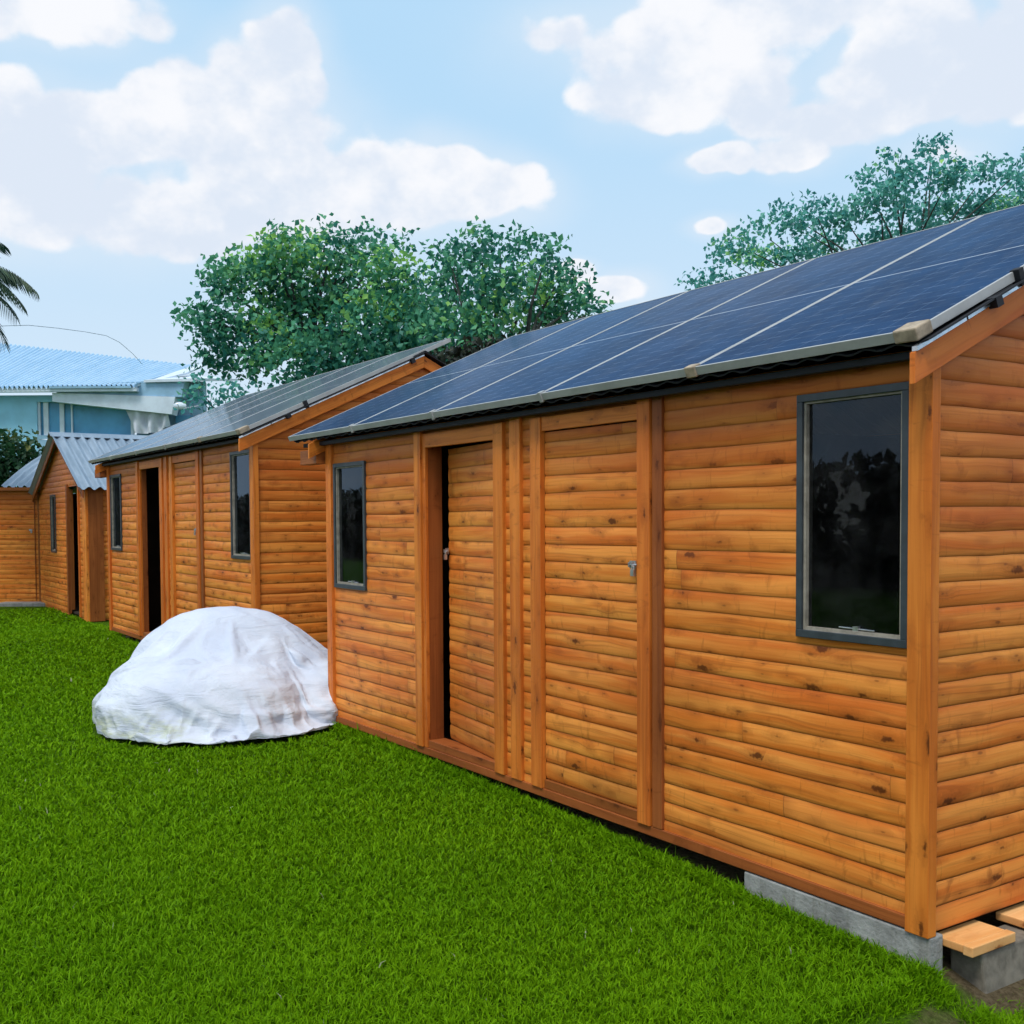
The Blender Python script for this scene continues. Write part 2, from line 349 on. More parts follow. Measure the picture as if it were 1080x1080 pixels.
# ------------------------------------------------------------------ long cabin (2.05 m eaves, five panels on the front slope)
L = 5.046; DEP = 3.22; ZE = 2.03; SL = .466; YR = DEP/2; ZR = ZE+SL*(YR+.16)
def roofz(y): return ZE+SL*(y+.16) if y <= YR else ZR-SL*(y-YR)
def long_cabin(loc, door_open=True, near=True):
    root = empty('wooden_cabin', loc)
    top = 2.055
    # ---- front wall
    mb = MB()
    W1 = (.105, .615, .983, 1.875) if near else (.115, .62, .99, 1.90)
    W2 = (4.440, 4.951, 1.003, 1.945)
    d2a, d2b = 1.466, 2.256; d1a, d1b = 2.715, 3.492
    S = [(.085, W1[0], .045, top), (W1[0], W1[1], .045, W1[2]), (W1[0], W1[1], W1[3], top), (W1[1], 1.344, .045, top),
         (1.344, 2.353, 2.0, top), (2.353, 2.42, .045, top), (2.52, 2.619, .045, top), (2.619, 3.58, 2.003, top),
         (3.655, W2[0], .045, top), (W2[0], W2[1], .045, W2[2]), (W2[0], W2[1], W2[3], top)]
    for s in S: rect_siding(mb, *s)
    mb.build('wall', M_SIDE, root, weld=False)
    mb = MB()  # structural sheathing behind the boards
    for a, b_, c, d in [(.02, W1[0]-.001, .0, top), (W1[0], W1[1], 0, W1[2]-.002), (W1[0], W1[1], W1[3]+.002, top), (W1[1]+.001, 1.45, .0, top), (1.45, 2.27, 2.0, top), (2.27, 2.70, .0, top), (2.70, 3.51, 2.0, top), (3.51, W2[0]-.001, 0, top), (W2[0], W2[1], 0, W2[2]-.002), (W2[0], W2[1], W2[3]+.002, top), (W2[1]+.001, L-.03, 0, top)]:
        mb.box(a, b_, .004, .045, c, d)
    mb.build('inner_wall', M_DARK, root)
    # ---- gable ends and back
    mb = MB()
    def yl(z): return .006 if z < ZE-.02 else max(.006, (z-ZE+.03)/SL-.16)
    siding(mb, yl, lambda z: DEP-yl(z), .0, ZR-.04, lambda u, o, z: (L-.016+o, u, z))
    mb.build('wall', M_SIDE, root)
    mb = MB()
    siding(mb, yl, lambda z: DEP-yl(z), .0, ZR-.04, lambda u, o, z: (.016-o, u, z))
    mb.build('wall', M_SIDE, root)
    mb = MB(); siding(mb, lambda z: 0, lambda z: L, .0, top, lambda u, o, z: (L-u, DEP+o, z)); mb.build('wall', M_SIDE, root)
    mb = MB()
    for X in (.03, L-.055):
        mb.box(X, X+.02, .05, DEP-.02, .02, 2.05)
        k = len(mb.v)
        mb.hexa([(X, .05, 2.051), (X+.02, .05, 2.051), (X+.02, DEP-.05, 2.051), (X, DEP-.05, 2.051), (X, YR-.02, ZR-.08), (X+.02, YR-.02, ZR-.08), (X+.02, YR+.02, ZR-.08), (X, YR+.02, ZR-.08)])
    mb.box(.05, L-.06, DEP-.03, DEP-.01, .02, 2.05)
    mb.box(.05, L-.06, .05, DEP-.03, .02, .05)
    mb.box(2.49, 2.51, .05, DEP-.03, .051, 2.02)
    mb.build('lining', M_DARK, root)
    # ---- sill strip along the foot, step strips under the doors
    mb = MB(); mb.box(0.006, L-.006, -.020, .03, 0., .046)
    mb.build('base_board', M_TRIMD, root, bevel=.003)
    for a, b_ in ((d2a, d2b), (d1a, d1b)):
        mb = MB(); mb.box(a+.002, b_-.002, -.012, .11, .047, .094); mb.build('threshold', M_TRIMD, root, bevel=.003)
    # ---- vertical battens
    def batten(x0, x1, z0, z1, out=.030, m=M_TRIM, name='batten', back=.003):
        mb = MB(); mb.box(x0, x1, -out, back, z0, z1); return mb.build(name, m, root, bevel=.003)
    batten(-.004, .085, -.004, 2.03, .030, name='corner_post'); 
    mb = MB(); mb.box(4.956, L+.006, -.030, .018, -.006, 2.03); mb.build('corner_post', M_TRIM, root, bevel=.003)
    batten(1.344, 1.430, .047, 2.045, .034); batten(1.430, 1.468, .047, 1.999, .020)
    batten(2.256, 2.353, .047, 2.0, .030); batten(2.42, 2.52, .047, 2.045, .028); batten(2.619, 2.715, .047, 2.0, .030)
    batten(3.492, 3.580, .047, 2.045, .032); batten(3.588, 3.655, .047, 2.045, .022, M_TRIMD)
    # lintels, jamb
    batten(1.470, 2.254, 1.912, 1.998, .022, name='lintel'); batten(2.717, 3.490, 1.926, 2.0, .022, name='lintel')
    mb = MB(); mb.box(1.440, 1.466, .0035, .10 if near else .055, .047, 1.998); mb.build('door_jamb', M_TRIMD, root)
    # ---- doors
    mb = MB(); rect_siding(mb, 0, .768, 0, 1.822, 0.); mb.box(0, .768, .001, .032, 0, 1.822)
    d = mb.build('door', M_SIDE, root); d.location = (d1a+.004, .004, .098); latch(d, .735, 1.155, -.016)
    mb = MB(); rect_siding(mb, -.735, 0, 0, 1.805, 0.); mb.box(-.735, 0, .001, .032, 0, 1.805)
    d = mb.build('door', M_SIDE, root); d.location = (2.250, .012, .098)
    d.rotation_euler = (0, 0, -math.radians(8.5 if near else 78)); d['label'] = 'plank door standing ajar, opening inwards'
    lt = latch(d, -.725, 1.175, -.016)
    # ---- windows
    window_part(root, *W1, M_GLASS); window_part(root, *W2, M_GLASS2 if near else M_GLASS)
    # ---- plate timber sticking out at the far end, near-black strip painting in the shade under the eave
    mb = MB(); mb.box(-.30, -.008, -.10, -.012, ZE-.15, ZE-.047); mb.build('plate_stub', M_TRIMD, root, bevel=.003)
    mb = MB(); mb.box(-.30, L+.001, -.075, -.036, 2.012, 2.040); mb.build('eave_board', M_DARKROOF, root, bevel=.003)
    # ---- gable rake boards (both ends)
    for X0, X1 in ((L+.004, L+.026), (-.026, -.004)):
        for sgn in (0, 1):
            mb = MB()
            def P(x, y, dz):
                z = roofz(y)+dz
                return (x, y if not sgn else DEP-y, z)
            y0, y1 = -.155, YR-.001
            ring0 = [P(X0, y0, -.118), P(X1, y0, -.118), P(X1, y0, -.012), P(X0, y0, -.012)]
            ring1 = [P(X0, y1, -.118), P(X1, y1, -.118), P(X1, y1, -.012), P(X0, y1, -.012)]
            mb.hexa(ring0+ring1); mb.build('rake_board', M_TRIM, root, bevel=.002)
    # ---- sheet roof, corrugated across
    mb = MB(); x0, x1 = -.36, L+.055; n = int((x1-x0)/.026)
    for side in (0, 1):
        for i in range(n):
            a = x0+(x1-x0)*i/n; b_ = x0+(x1-x0)*(i+1)/n
            ha = .007*math.sin(a*2*math.pi/.13); hb_ = .007*math.sin(b_*2*math.pi/.13)
            ys = (-.125, YR) if not side else (YR, DEP+.185)
            zz = [ZE+SL*(-.125+.16)+.010, ZR+.014]; zz = zz if not side else zz[::-1]
            mb.face([(a, ys[0], zz[0]+ha), (b_, ys[0], zz[0]+hb_), (b_, ys[1], zz[1]+hb_), (a, ys[1], zz[1]+ha)], [(a, 0), (b_, 0), (b_, 2), (a, 2)])
    ro = mb.build('roof', M_DARKROOF, root); sm = ro.modifiers.new('solid', 'SOLIDIFY'); sm.thickness = .006
    mb = MB()
    mb.hexa([(x0, YR-.11, ZR-.025), (x1, YR-.11, ZR-.025), (x1, YR, ZR+.029), (x0, YR, ZR+.029), (x0, YR-.11, ZR-.021), (x1, YR-.11, ZR-.021), (x1, YR, ZR+.035), (x0, YR, ZR+.035)])
    mb.hexa([(x0, YR, ZR+.029), (x1, YR, ZR+.029), (x1, YR+.11, ZR-.025), (x0, YR+.11, ZR-.025), (x0, YR, ZR+.035), (x1, YR, ZR+.035), (x1, YR+.11, ZR-.021), (x0, YR+.11, ZR-.021)])
    mb.build('ridge_cap', M_DARKROOF, ro)
    # bright flashing on the near rake
    mb = MB()
    for y0, y1 in ((-.15, .12), (.13, YR)):
        mb.hexa([(L+.010, y0, roofz(y0)-.010), (L+.034, y0, roofz(y0)-.010), (L+.034, y1, roofz(y1)-.010), (L+.010, y1, roofz(y1)-.010), (L+.010, y0, roofz(y0)+.006), (L+.030, y0, roofz(y0)+.006), (L+.030, y1, roofz(y1)+.006), (L+.010, y1, roofz(y1)+.006)])
    mb.build('rake_flashing', M_FLASH, ro)
    # ---- solar panels
    ang = .430; c_, s_ = math.cos(ang), math.sin(ang); X0 = -.423; G = 1.1018; zE = 2.0975; yE = -.149
    def pp(x, l, h): return (x, yE+l*c_-h*s_, zE+l*s_+h*c_)
    jig = [0, .0, 0.01, -.03, .02]
    for i in range(5):
        a = X0+i*G+.004; b_ = X0+(i+1)*G-.004
        if i == 4: b_ = L+.02
        def bar(mb, xa, xb, la, lb, h0=-.036, h1=0.):
            mb.hexa([pp(xa, la, h0), pp(xb, la, h0), pp(xb, lb, h0), pp(xa, lb, h0), pp(xa, la, h1), pp(xb, la, h1), pp(xb, lb, h1), pp(xa, lb, h1)])
        mb = MB(); fwid = .011
        mb.face([pp(a+fwid, fwid, -.003), pp(b_-fwid, fwid, -.003), pp(b_-fwid, PL-fwid, -.003), pp(a+fwid, PL-fwid, -.003)], [(0, 0), (PW, 0), (PW, PL), (0, PL)])
        pn = mb.build('solar_panel', M_CELL if near else M_CELL2, root)
        mb = MB(); bar(mb, a, b_, 0, fwid); bar(mb, a, b_, PL-fwid, PL); bar(mb, a, a+fwid, fwid, PL-fwid, -.036, -.0005); bar(mb, b_-fwid, b_, fwid, PL-fwid, -.036, -.0005)
        mb.build('panel_frame', M_ALU, pn, bevel=.0012)
        mb = MB(); bar(mb, a+fwid, b_-fwid, fwid, PL-fwid, -.012, -.008); mb.build('back_sheet', M_DARK, pn)
        if i == 4:
            mb = MB(); bar(mb, b_-.085, b_+.008, -.009, .085, -.040, .007); mb.build('corner_clamp', M_BRACK, pn, bevel=.006)
            mb = MB(); bar(mb, b_-.014, b_+.022, .62, .655, -.060, .005); bar(mb, b_-.10, b_+.004, .42, .60, -.10, -.04); mb.build('end_clamp', M_DARKROOF, pn, bevel=.003)
        if i == 3:
            mb = MB(); bar(mb, b_-.035, b_+.025, -.009, .035, -.042, .006); mb.build('corner_clamp', M_BRACK, pn, bevel=.005)
        if i in (0, 1, 2):
            mb = MB(); bar(mb, b_-.008, b_+.016, -.008, .028, -.045, .007); mb.build('end_clamp', M_ALU, pn, bevel=.002)
    # mounting rails under the panels
    mb = MB()
    for l in (.42, 1.75):
        a = pp(X0+.02, l, -.062); mb.hexa([pp(X0+.02, l, -.075), pp(L+.06, l, -.075), pp(L+.06, l+.04, -.075), pp(X0+.02, l+.04, -.075), pp(X0+.02, l, -.038), pp(L+.06, l, -.038), pp(L+.06, l+.04, -.038), pp(X0+.02, l+.04, -.038)])
    mb.build('mounting_rail', M_DARKROOF, root)
    return root
cab = long_cabin((0, 0, 0), near=True)
tag(cab, 'nearest long wooden cabin under blue solar panels, big grey framed window beside its corner post', 'cabin')
cab2 = long_cabin((-6.52, -.004, .13), near=False)
tag(cab2, 'second long wooden cabin, behind the white cover, its left doorway dark and open', 'cabin')

# ------------------------------------------------------------------ corrugated sheet
def corrugated(name, m, parent, P00, P10, P11, P01, n, amp, curve=0., seg=1, lift=0.):
    """P00-P10 eave edge, P01-P11 ridge edge; ribs run from eave to ridge"""
    P00, P10, P11, P01 = map(Vector, (P00, P10, P11, P01)); N = (P10-P00).cross(P01-P00).normalized()
    if N.z < 0: N = -N
    per = 8; W_ = n*per; V = []; UVs = []
    for j in range(seg+1):
        tt = j/seg
        for i in range(W_+1):
            s = i/W_; a = P00.lerp(P10, s); b = P01.lerp(P11, s)
            p = a.lerp(b, tt)+N*(amp*math.cos(2*math.pi*s*n)+curve*math.sin(math.pi*tt)+lift); V.append(p); UVs.append((s*n, tt*3))
    Fc = np.array([[j*(W_+1)+i, j*(W_+1)+i+1, (j+1)*(W_+1)+i+1, (j+1)*(W_+1)+i] for j in range(seg) for i in range(W_)])
    return npmesh(name, np.array([tuple(v) for v in V]), [Fc], m, parent, uv=np.array(UVs), smooth=True)
def mk_corr(name, c, c2):
    m, t, b = mat(name); x, y, _ = t.sep(t.uv()); n = t.noise(t.comb(x, t.m('MULTIPLY', y, .6), 0.), 1.6, 5., .65)
    f = t.m('FRACT', x); val = t.rng(t.m('ABSOLUTE', t.m('SUBTRACT', f, .5)), .25, .5, 0., .0)
    cc = t.mix(t.rng(n, .3, .75), c, c2); setp(t, b, cc, .42, .15, .4); return m
M_ZINC = mk_corr('zinc_sheet', (.19, .27, .36), (.32, .41, .51))
M_BLUEROOF = mk_corr('blue_painted_sheet', (.38, .60, .80), (.52, .72, .90))

# ------------------------------------------------------------------ gabled cabin with its gable to the lawn
def gable_cabin():
    x0, x1, Y = -13.34, -9.64, .42; root = empty('gabled_cabin', (0, 0, 0)); xa = (x0+x1)/2+.06; za = 2.83; ze = 1.95
    mb = MB()
    Wn = (-12.31, -11.90, .95, 1.92); D = (-10.95, -10.19, .06, 2.02)
    S = (za-ze)/(x1-xa)
    def lo(z): return x0 if z < ze else x0+(z-ze)/S
    def hi(z): return x1-.12 if z < ze else x1-(z-ze)/S
    pl = lambda u, o, z: (u, Y-o, z)
    c = lambda v: (lambda z: v)
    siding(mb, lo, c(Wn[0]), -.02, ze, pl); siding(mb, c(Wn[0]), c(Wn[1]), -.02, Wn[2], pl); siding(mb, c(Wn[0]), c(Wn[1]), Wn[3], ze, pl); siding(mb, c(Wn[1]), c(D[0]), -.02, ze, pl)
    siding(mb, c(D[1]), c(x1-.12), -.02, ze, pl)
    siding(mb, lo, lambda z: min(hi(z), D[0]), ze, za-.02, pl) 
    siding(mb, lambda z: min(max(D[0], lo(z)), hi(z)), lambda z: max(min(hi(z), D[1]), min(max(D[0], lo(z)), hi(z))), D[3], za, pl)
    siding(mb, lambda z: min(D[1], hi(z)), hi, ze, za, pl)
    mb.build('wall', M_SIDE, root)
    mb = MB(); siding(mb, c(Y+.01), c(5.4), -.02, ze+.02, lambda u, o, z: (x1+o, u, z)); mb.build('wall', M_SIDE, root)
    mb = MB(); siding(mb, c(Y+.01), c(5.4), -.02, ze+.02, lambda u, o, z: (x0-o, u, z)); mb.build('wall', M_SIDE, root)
    mb = MB(); mb.box(D[0]-.09, D[0], Y-.028, Y+.02, .0, D[3]+.04); mb.build('batten', M_TRIMD, root)
    mb = MB(); mb.box(D[1], D[1]+.06, Y-.028, Y+.02, .0, D[3]+.04); mb.build('batten', M_TRIM, root)
    mb = MB(); mb.box(x1-.20, x1+.02, Y-.035, Y+.005, -.03, ze); mb.build('corner_post', M_TRIML, root)
    mb = MB(); mb.box(x1+.0185, x1+.03, Y+.006, Y+.22, -.03, ze); mb.build('corner_post', M_TRIMD, root)
    mb = MB(); mb.box(D[1]-.003, D[1]-.002, Y, Y+.05, 0, 1); mb = MB()
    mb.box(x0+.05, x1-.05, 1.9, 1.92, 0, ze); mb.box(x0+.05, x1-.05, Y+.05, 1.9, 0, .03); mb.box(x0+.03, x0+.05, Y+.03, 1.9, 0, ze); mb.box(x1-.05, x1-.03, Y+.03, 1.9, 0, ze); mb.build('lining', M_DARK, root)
    window_part(root, *Wn, M_GLASS, y=Y-.022)
    # door leaf folded inwards, seen as a dark edge
    mb = MB(); mb.box(D[0]-.02, D[0]-.0005, Y+.021, Y+.07, .06, 1.98); mb.build('door_jamb', M_TRIMD, root)
    # small vent and peg on the side wall
    mb = MB(); mb.box(x1+.012, x1+.030, .95, 1.15, 1.40, 1.46); mb.build('vent', M_DARK, root)
    mb = MB(); mb.tube((x1+.01, 1.42, .82), (x1+.05, 1.42, .82), .035, .03, 10); mb.build('peg', M_RAW, root)
    for (xe, sg) in ((x1+.14, 1), (x0-.12, -1)):
        zz = ze-.06*1.0
        ridge = za+.035
        r = corrugated('roof', M_ZINC, root, (xe, Y-.16, ze-.01), (xe, 5.55, ze-.01), (xa, 5.55, ridge), (xa, Y-.16, ridge), 34, .026, seg=1, lift=.02)
        mb = MB()
        P = [(xe, Y-.10, ze-.13), (xe, Y-.075, ze-.13), (xa, Y-.075, ridge-.10), (xa, Y-.10, ridge-.10), (xe, Y-.10, ze-.03), (xe, Y-.075, ze-.03), (xa, Y-.075, ridge-.008), (xa, Y-.10, ridge-.008)]
        mb.hexa(P); mb.build('rake_board', M_TRIMD, root)
    mb = MB()
    mb.hexa([(xa-.14, Y-.18, ridge-.03), (xa, Y-.18, ridge+.045), (xa, 5.56, ridge+.045), (xa-.14, 5.56, ridge-.03), (xa-.14, Y-.18, ridge-.024), (xa, Y-.18, ridge+.052), (xa, 5.56, ridge+.052), (xa-.14, 5.56, ridge-.024)])
    mb.hexa([(xa, Y-.18, ridge+.045), (xa+.14, Y-.18, ridge-.03), (xa+.14, 5.56, ridge-.03), (xa, 5.56, ridge+.045), (xa, Y-.18, ridge+.052), (xa+.14, Y-.18, ridge-.024), (xa+.14, 5.56, ridge-.024), (xa, 5.56, ridge+.052)])
    mb.build('ridge_cap', M_ZINC, root)
    return root
tag(gable_cabin(), 'wooden cabin with steep corrugated gable roof turned end-on to the lawn', 'cabin')

# ------------------------------------------------------------------ far cabin closing the row (faces the camera)
def far_cabin():
    org = at(5, 547, 19.4); org.z = 0; ax = Vector((.5545, .832, 0)).normalized(); bk = Vector((-.832, .5545, 0)).normalized()
    root = empty('far_cabin', org, math.atan2(ax.y, ax.x))   # local +x along the wall, +y away from the lawn
    T = 2.02
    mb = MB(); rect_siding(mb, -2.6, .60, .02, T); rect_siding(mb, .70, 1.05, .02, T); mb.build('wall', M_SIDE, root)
    mb = MB(); mb.box(-2.6, 1.05, .006, .05, .0, T); mb.build('inner_wall', M_DARK, root)
    mb = MB(); mb.box(.535, .545, -.022, -.002, .05, T-.02); mb.build('batten', M_TRIMD, root)
    mb = MB(); mb.box(.60, .70, -.03, .004, .0, T); mb.build('batten', M_TRIMD, root)
    latch(root, .47, 1.32, -.015)
    mb = MB(); mb.box(-2.6, 1.05, -.10, .02, T+.001, T+.06); mb.build('eave_board', M_TRIMD, root)
    corrugated('roof', M_ZINC, root, (.0, -.10, T+.07), (2.6, -.10, T+.07), (2.8, 1.75, 2.84), (.12, 1.75, 2.84), 19, .026, curve=.05, seg=8)
    mb = MB(); mb.box(.12, 2.8, 1.70, 1.84, 2.85, 2.90); mb.build('ridge_cap', M_ZINC, root)
    return root
fc = far_cabin(); tag(fc, 'leftmost wooden cabin, cut by the photo edge, under a curved corrugated roof', 'cabin')
o = MB(); o.box(.0, 1.1, -.42, -.05, -.06, .045)
o = o.build('concrete_slab', M_CONC, bevel=.01); o.location = fc.location; o.rotation_euler = fc.rotation_euler
tag(o, 'low concrete slab on the grass before the leftmost cabin', 'slab')

# ------------------------------------------------------------------ foundation pieces by the near corner
def gz(x, y):
    """height of the soil"""
    z = -.050
    if x > 0: z -= .012*min(x, 3)
    if x > 3: z -= .027*min(x-3, 2.5)
    if x > 5.06: z -= .10*min(1, (x-5.06)/.12)
    if x < 0: z += .085*min(1, max(0, -x/6.4)) if x > -6.6 else .085*max(0, 1-(-6.6-x)/2.6)
    if x < -9: z += .035*min(1, (-9-x)/3)
    return z
def part(name, m, parent, f, bevel=0): mb = MB(); f(mb); return mb.build(name, m, parent, bevel=bevel)
o = part('concrete_plinth', M_CONC, None, lambda mb: mb.box(4.165, 5.052, -.020, .06, -.34, -.006), .006)
tag(o, 'grey concrete plinth carrying the near corner of the closest cabin', 'plinth')
o = part('concrete_pier', M_PIER, None, lambda mb: mb.hexa([(5.03, .13, -.40), (5.20, .13, -.40), (5.20, 2.2, -.40), (5.03, 2.2, -.40), (5.03, .13, -.062), (5.155, .13, -.062), (5.155, 2.2, -.062), (5.03, 2.2, -.062)]), .008)
tag(o, 'low concrete wall beside the end of the closest cabin, under the short planks', 'pier')
for (y0, y1, lb) in ((.065, .318, 'short pale plank at the foot of the corner post'), (.452, .74, 'short pale plank cut off by the right edge of the photo')):
    o = part('plank', M_RAW, None, lambda mb: (mb.box(5.002, 5.125, y0, y1, -.052, -.022), mb.box(5.127, 5.165, y0-.004, y1+.003, -.056, -.020)), .004)
    tag(o, lb+', lying on the concrete', 'plank', 'short planks by the end wall')

# ------------------------------------------------------------------ white fabric cover: real drape over a rounded form
def superell(name, c, r, e=2.6):
    import bmesh
    bm = bmesh.new(); bmesh.ops.create_uvsphere(bm, u_segments=32, v_segments=22, radius=1)
    for v in bm.verts:
        p = v.co; n = (abs(p.x)**e+abs(p.y)**e+abs(p.z)**2.3)**(1/e); q = p/max(n, 1e-4)
        v.co = Vector((c[0]+q.x*r[0], c[1]+q.y*r[1], max(-.02, c[2]+q.z*r[2])))
    me = bpy.data.meshes.new(name); bm.to_mesh(me); bm.free()
    o = bpy.data.objects.new(name, me); col.objects.link(o); o.modifiers.new('c', 'COLLISION'); o.collision.thickness_outer = .012; o.collision.cloth_friction = 20
    return o
def drape(nx=104, ny=96, frames=38):
    fs = [superell('former', (-.06, .24, .0), (.79, .44, .815), 2.2), superell('former', (-.12, -.20, 0), (.77, .62, .50), 2.6), superell('former', (.70, .0, 0), (.20, .34, .30)), superell('former', (.72, .10, 0), (.26, .36, .40))]
    me = bpy.data.meshes.new('former'); me.from_pydata([(-4, -4, 0), (4, -4, 0), (4, 4, 0), (-4, 4, 0)], [], [(0, 1, 2, 3)])
    f = bpy.data.objects.new('former', me); col.objects.link(f); f.modifiers.new('c', 'COLLISION'); f.collision.thickness_outer = .008; f.collision.cloth_friction = 60; fs.append(f)
    vs, fc_ = [], []
    for j in range(ny):
        for i in range(nx):
            a = i/(nx-1)*2-1; b = j/(ny-1)*2-1
            x = .5*(a*math.sqrt(1-b*b/2)+a*.85)*1.10; y = .5*(b*math.sqrt(1-a*a/2)+b*.85)*1.10
            vs.append((x, y-.03, .88+.16*noise.noise(Vector((x*1.6, y*3.4, 1)))+.09*noise.noise(Vector((x*3, y*8, 4)))))
    for j in range(ny-1):
        for i in range(nx-1):
            k = j*nx+i; fc_.append((k, k+1, k+nx+1, k+nx))
    me = bpy.data.meshes.new('sheet'); me.from_pydata(vs, [], fc_)
    c = bpy.data.objects.new('sheet', me); col.objects.link(c)
    m = c.modifiers.new('cl', 'CLOTH'); s = m.settings
    s.quality = 6; s.mass = .25; s.tension_stiffness = 12; s.compression_stiffness = 12; s.shear_stiffness = 4; s.bending_stiffness = .35; s.air_damping = 2; s.shrink_min = -.17
    m.collision_settings.distance_min = .01; m.collision_settings.use_self_collision = False
    m.point_cache.frame_start = 1; m.point_cache.frame_end = frames; sc.frame_start = 1; sc.frame_end = frames
    for fr in range(1, frames+1): sc.frame_set(fr)
    dg = bpy.context.evaluated_depsgraph_get(); me2 = bpy.data.meshes.new_from_object(c.evaluated_get(dg))
    for o in fs+[c]: bpy.data.objects.remove(o)
    nr = [v.normal.copy() for v in me2.vertices]
    for v, n_ in zip(me2.vertices, nr):
        p = v.co.copy(); sgn = 1 if n_.z > -.2 else -1
        q = Vector((p.x*1.5+.5*p.z, p.y*1.5, p.z*5.2+1.1*math.sin(p.x*2.6))); q2 = q*2.3+Vector((4, 1, 2))
        f = (1-abs(noise.noise(q))*2.2)*.026*(1.15-p.z)+(1-abs(noise.noise(q2))*2.2)*.007-.010
        v.co = p+n_*sgn*f*min(1, p.z/.12+.15)
        a = math.atan2(p.y+.12, p.x); k = math.hypot(p.x/.885, (p.y+.12)/.87)*(1+.020*math.sin(a*11)+.012*math.sin(a*23+1))
        if k > 1: v.co.x /= k; v.co.y = (v.co.y+.12)/k-.12; v.co.z += .010*noise.noise(Vector((p.x*9, p.y*9, 0)))
    sc.frame_set(1)
    return me2
def mk_fabric():
    m, t, b = mat('white_fabric'); p = t.obj(); x, y, z = t.sep(p)
    n = t.noise(p, 2.2, 4., .6)
    # grass stain low on the front left
    st = t.m('MULTIPLY', t.rng(z, .02, .30, 1., 0.), t.rng(x, .25, -.25))
    st = t.m('MULTIPLY', st, t.rng(t.noise(t.comb(x, y, t.m('MULTIPLY', z, 3.)), 5., 4., .65), .38, .68))
    c = t.mix(t.rng(n, .3, .7), (.53, .59, .72), (.64, .70, .81))
    c = t.mix(t.m('MULTIPLY', st, .72), c, (.42, .46, .20))
    f1 = t.noise(t.comb(t.m('MULTIPLY', x, 3.), t.m('MULTIPLY', y, 3.), t.m('MULTIPLY', z, 11.)), 1., 4., .6, 1.2)
    f2 = t.noise(p, 14., 4., .6, 1.5)
    setp(t, b, c, .75, spec=.25, normal=t.bump(t.m('ADD', f1, t.m('MULTIPLY', f2, .25)), .55, .03)); return m
me = drape(); me.name = 'fabric_cover'; me.materials.clear(); me.materials.append(mk_fabric())
me.polygons.foreach_set('use_smooth', [True]*len(me.polygons))
cov = bpy.data.objects.new('fabric_cover', me); col.objects.link(cov); sm = cov.modifiers.new('s', 'SUBSURF'); sm.levels = sm.render_levels = 1
cov.location = at(236, 547, 8.15); cov.location.z = -.028; cov.rotation_euler = (0, 0, math.atan2(RT.y, RT.x)); 
tag(cov, 'crumpled white fabric cover slumped over a rounded seat on the lawn', 'cover')

# ------------------------------------------------------------------ ground + grass
def mk_ground():
    m, t, b = mat('lawn_soil'); p = t.geo(); x, y, z = t.sep(p)
    n = t.noise(p, 1.3, 5., .6); n2 = t.noise(p, 45., 4., .7); n3 = t.noise(p, 400., 2., .6)
    g = t.mix(t.rng(n2, .3, .7), (.060, .150, .002), (.110, .250, .003)); g = t.mix(t.rng(n, .4, .8, 0., .3), g, (.07, .15, .012))
    g = t.mix(t.rng(n3, .4, .7, 0., .6), g, (.012, .040, .003))
    soil = t.mix(t.rng(n2, .3, .7), (.10, .075, .04), (.22, .17, .10))
    d = t.m('ADD', t.m('SUBTRACT', x, 5.18), t.m('MULTIPLY', t.m('SUBTRACT', t.noise(p, 5., 4.), .5), .5))
    bare = t.m('MULTIPLY', t.rng(d, -.08, .12), 1.)
    under = t.m('MULTIPLY', t.rng(y, .02, .10), t.rng(x, -9., -7.))
    c = t.mix(t.m('MAXIMUM', bare, under), g, soil)
    setp(t, b, c, .95, spec=.1, normal=t.bump(t.m('ADD', n2, n3), .8, .03)); return m
gx = np.unique(np.concatenate([np.linspace(-300, -20, 15), np.linspace(-20, 14, 103), np.linspace(14, 300, 15)]))
gy = np.unique(np.concatenate([np.linspace(-300, -12, 12), np.linspace(-12, 12, 49), np.linspace(12, 300, 12)]))
V = np.array([(x, y, gz(x, y)) for y in gy for x in gx]); nx_ = len(gx)
Fg = np.array([[j*nx_+i, j*nx_+i+1, (j+1)*nx_+i+1, (j+1)*nx_+i] for j in range(len(gy)-1) for i in range(nx_-1)])
tag(npmesh('ground', V, [Fg], mk_ground(), smooth=True), kind='structure')

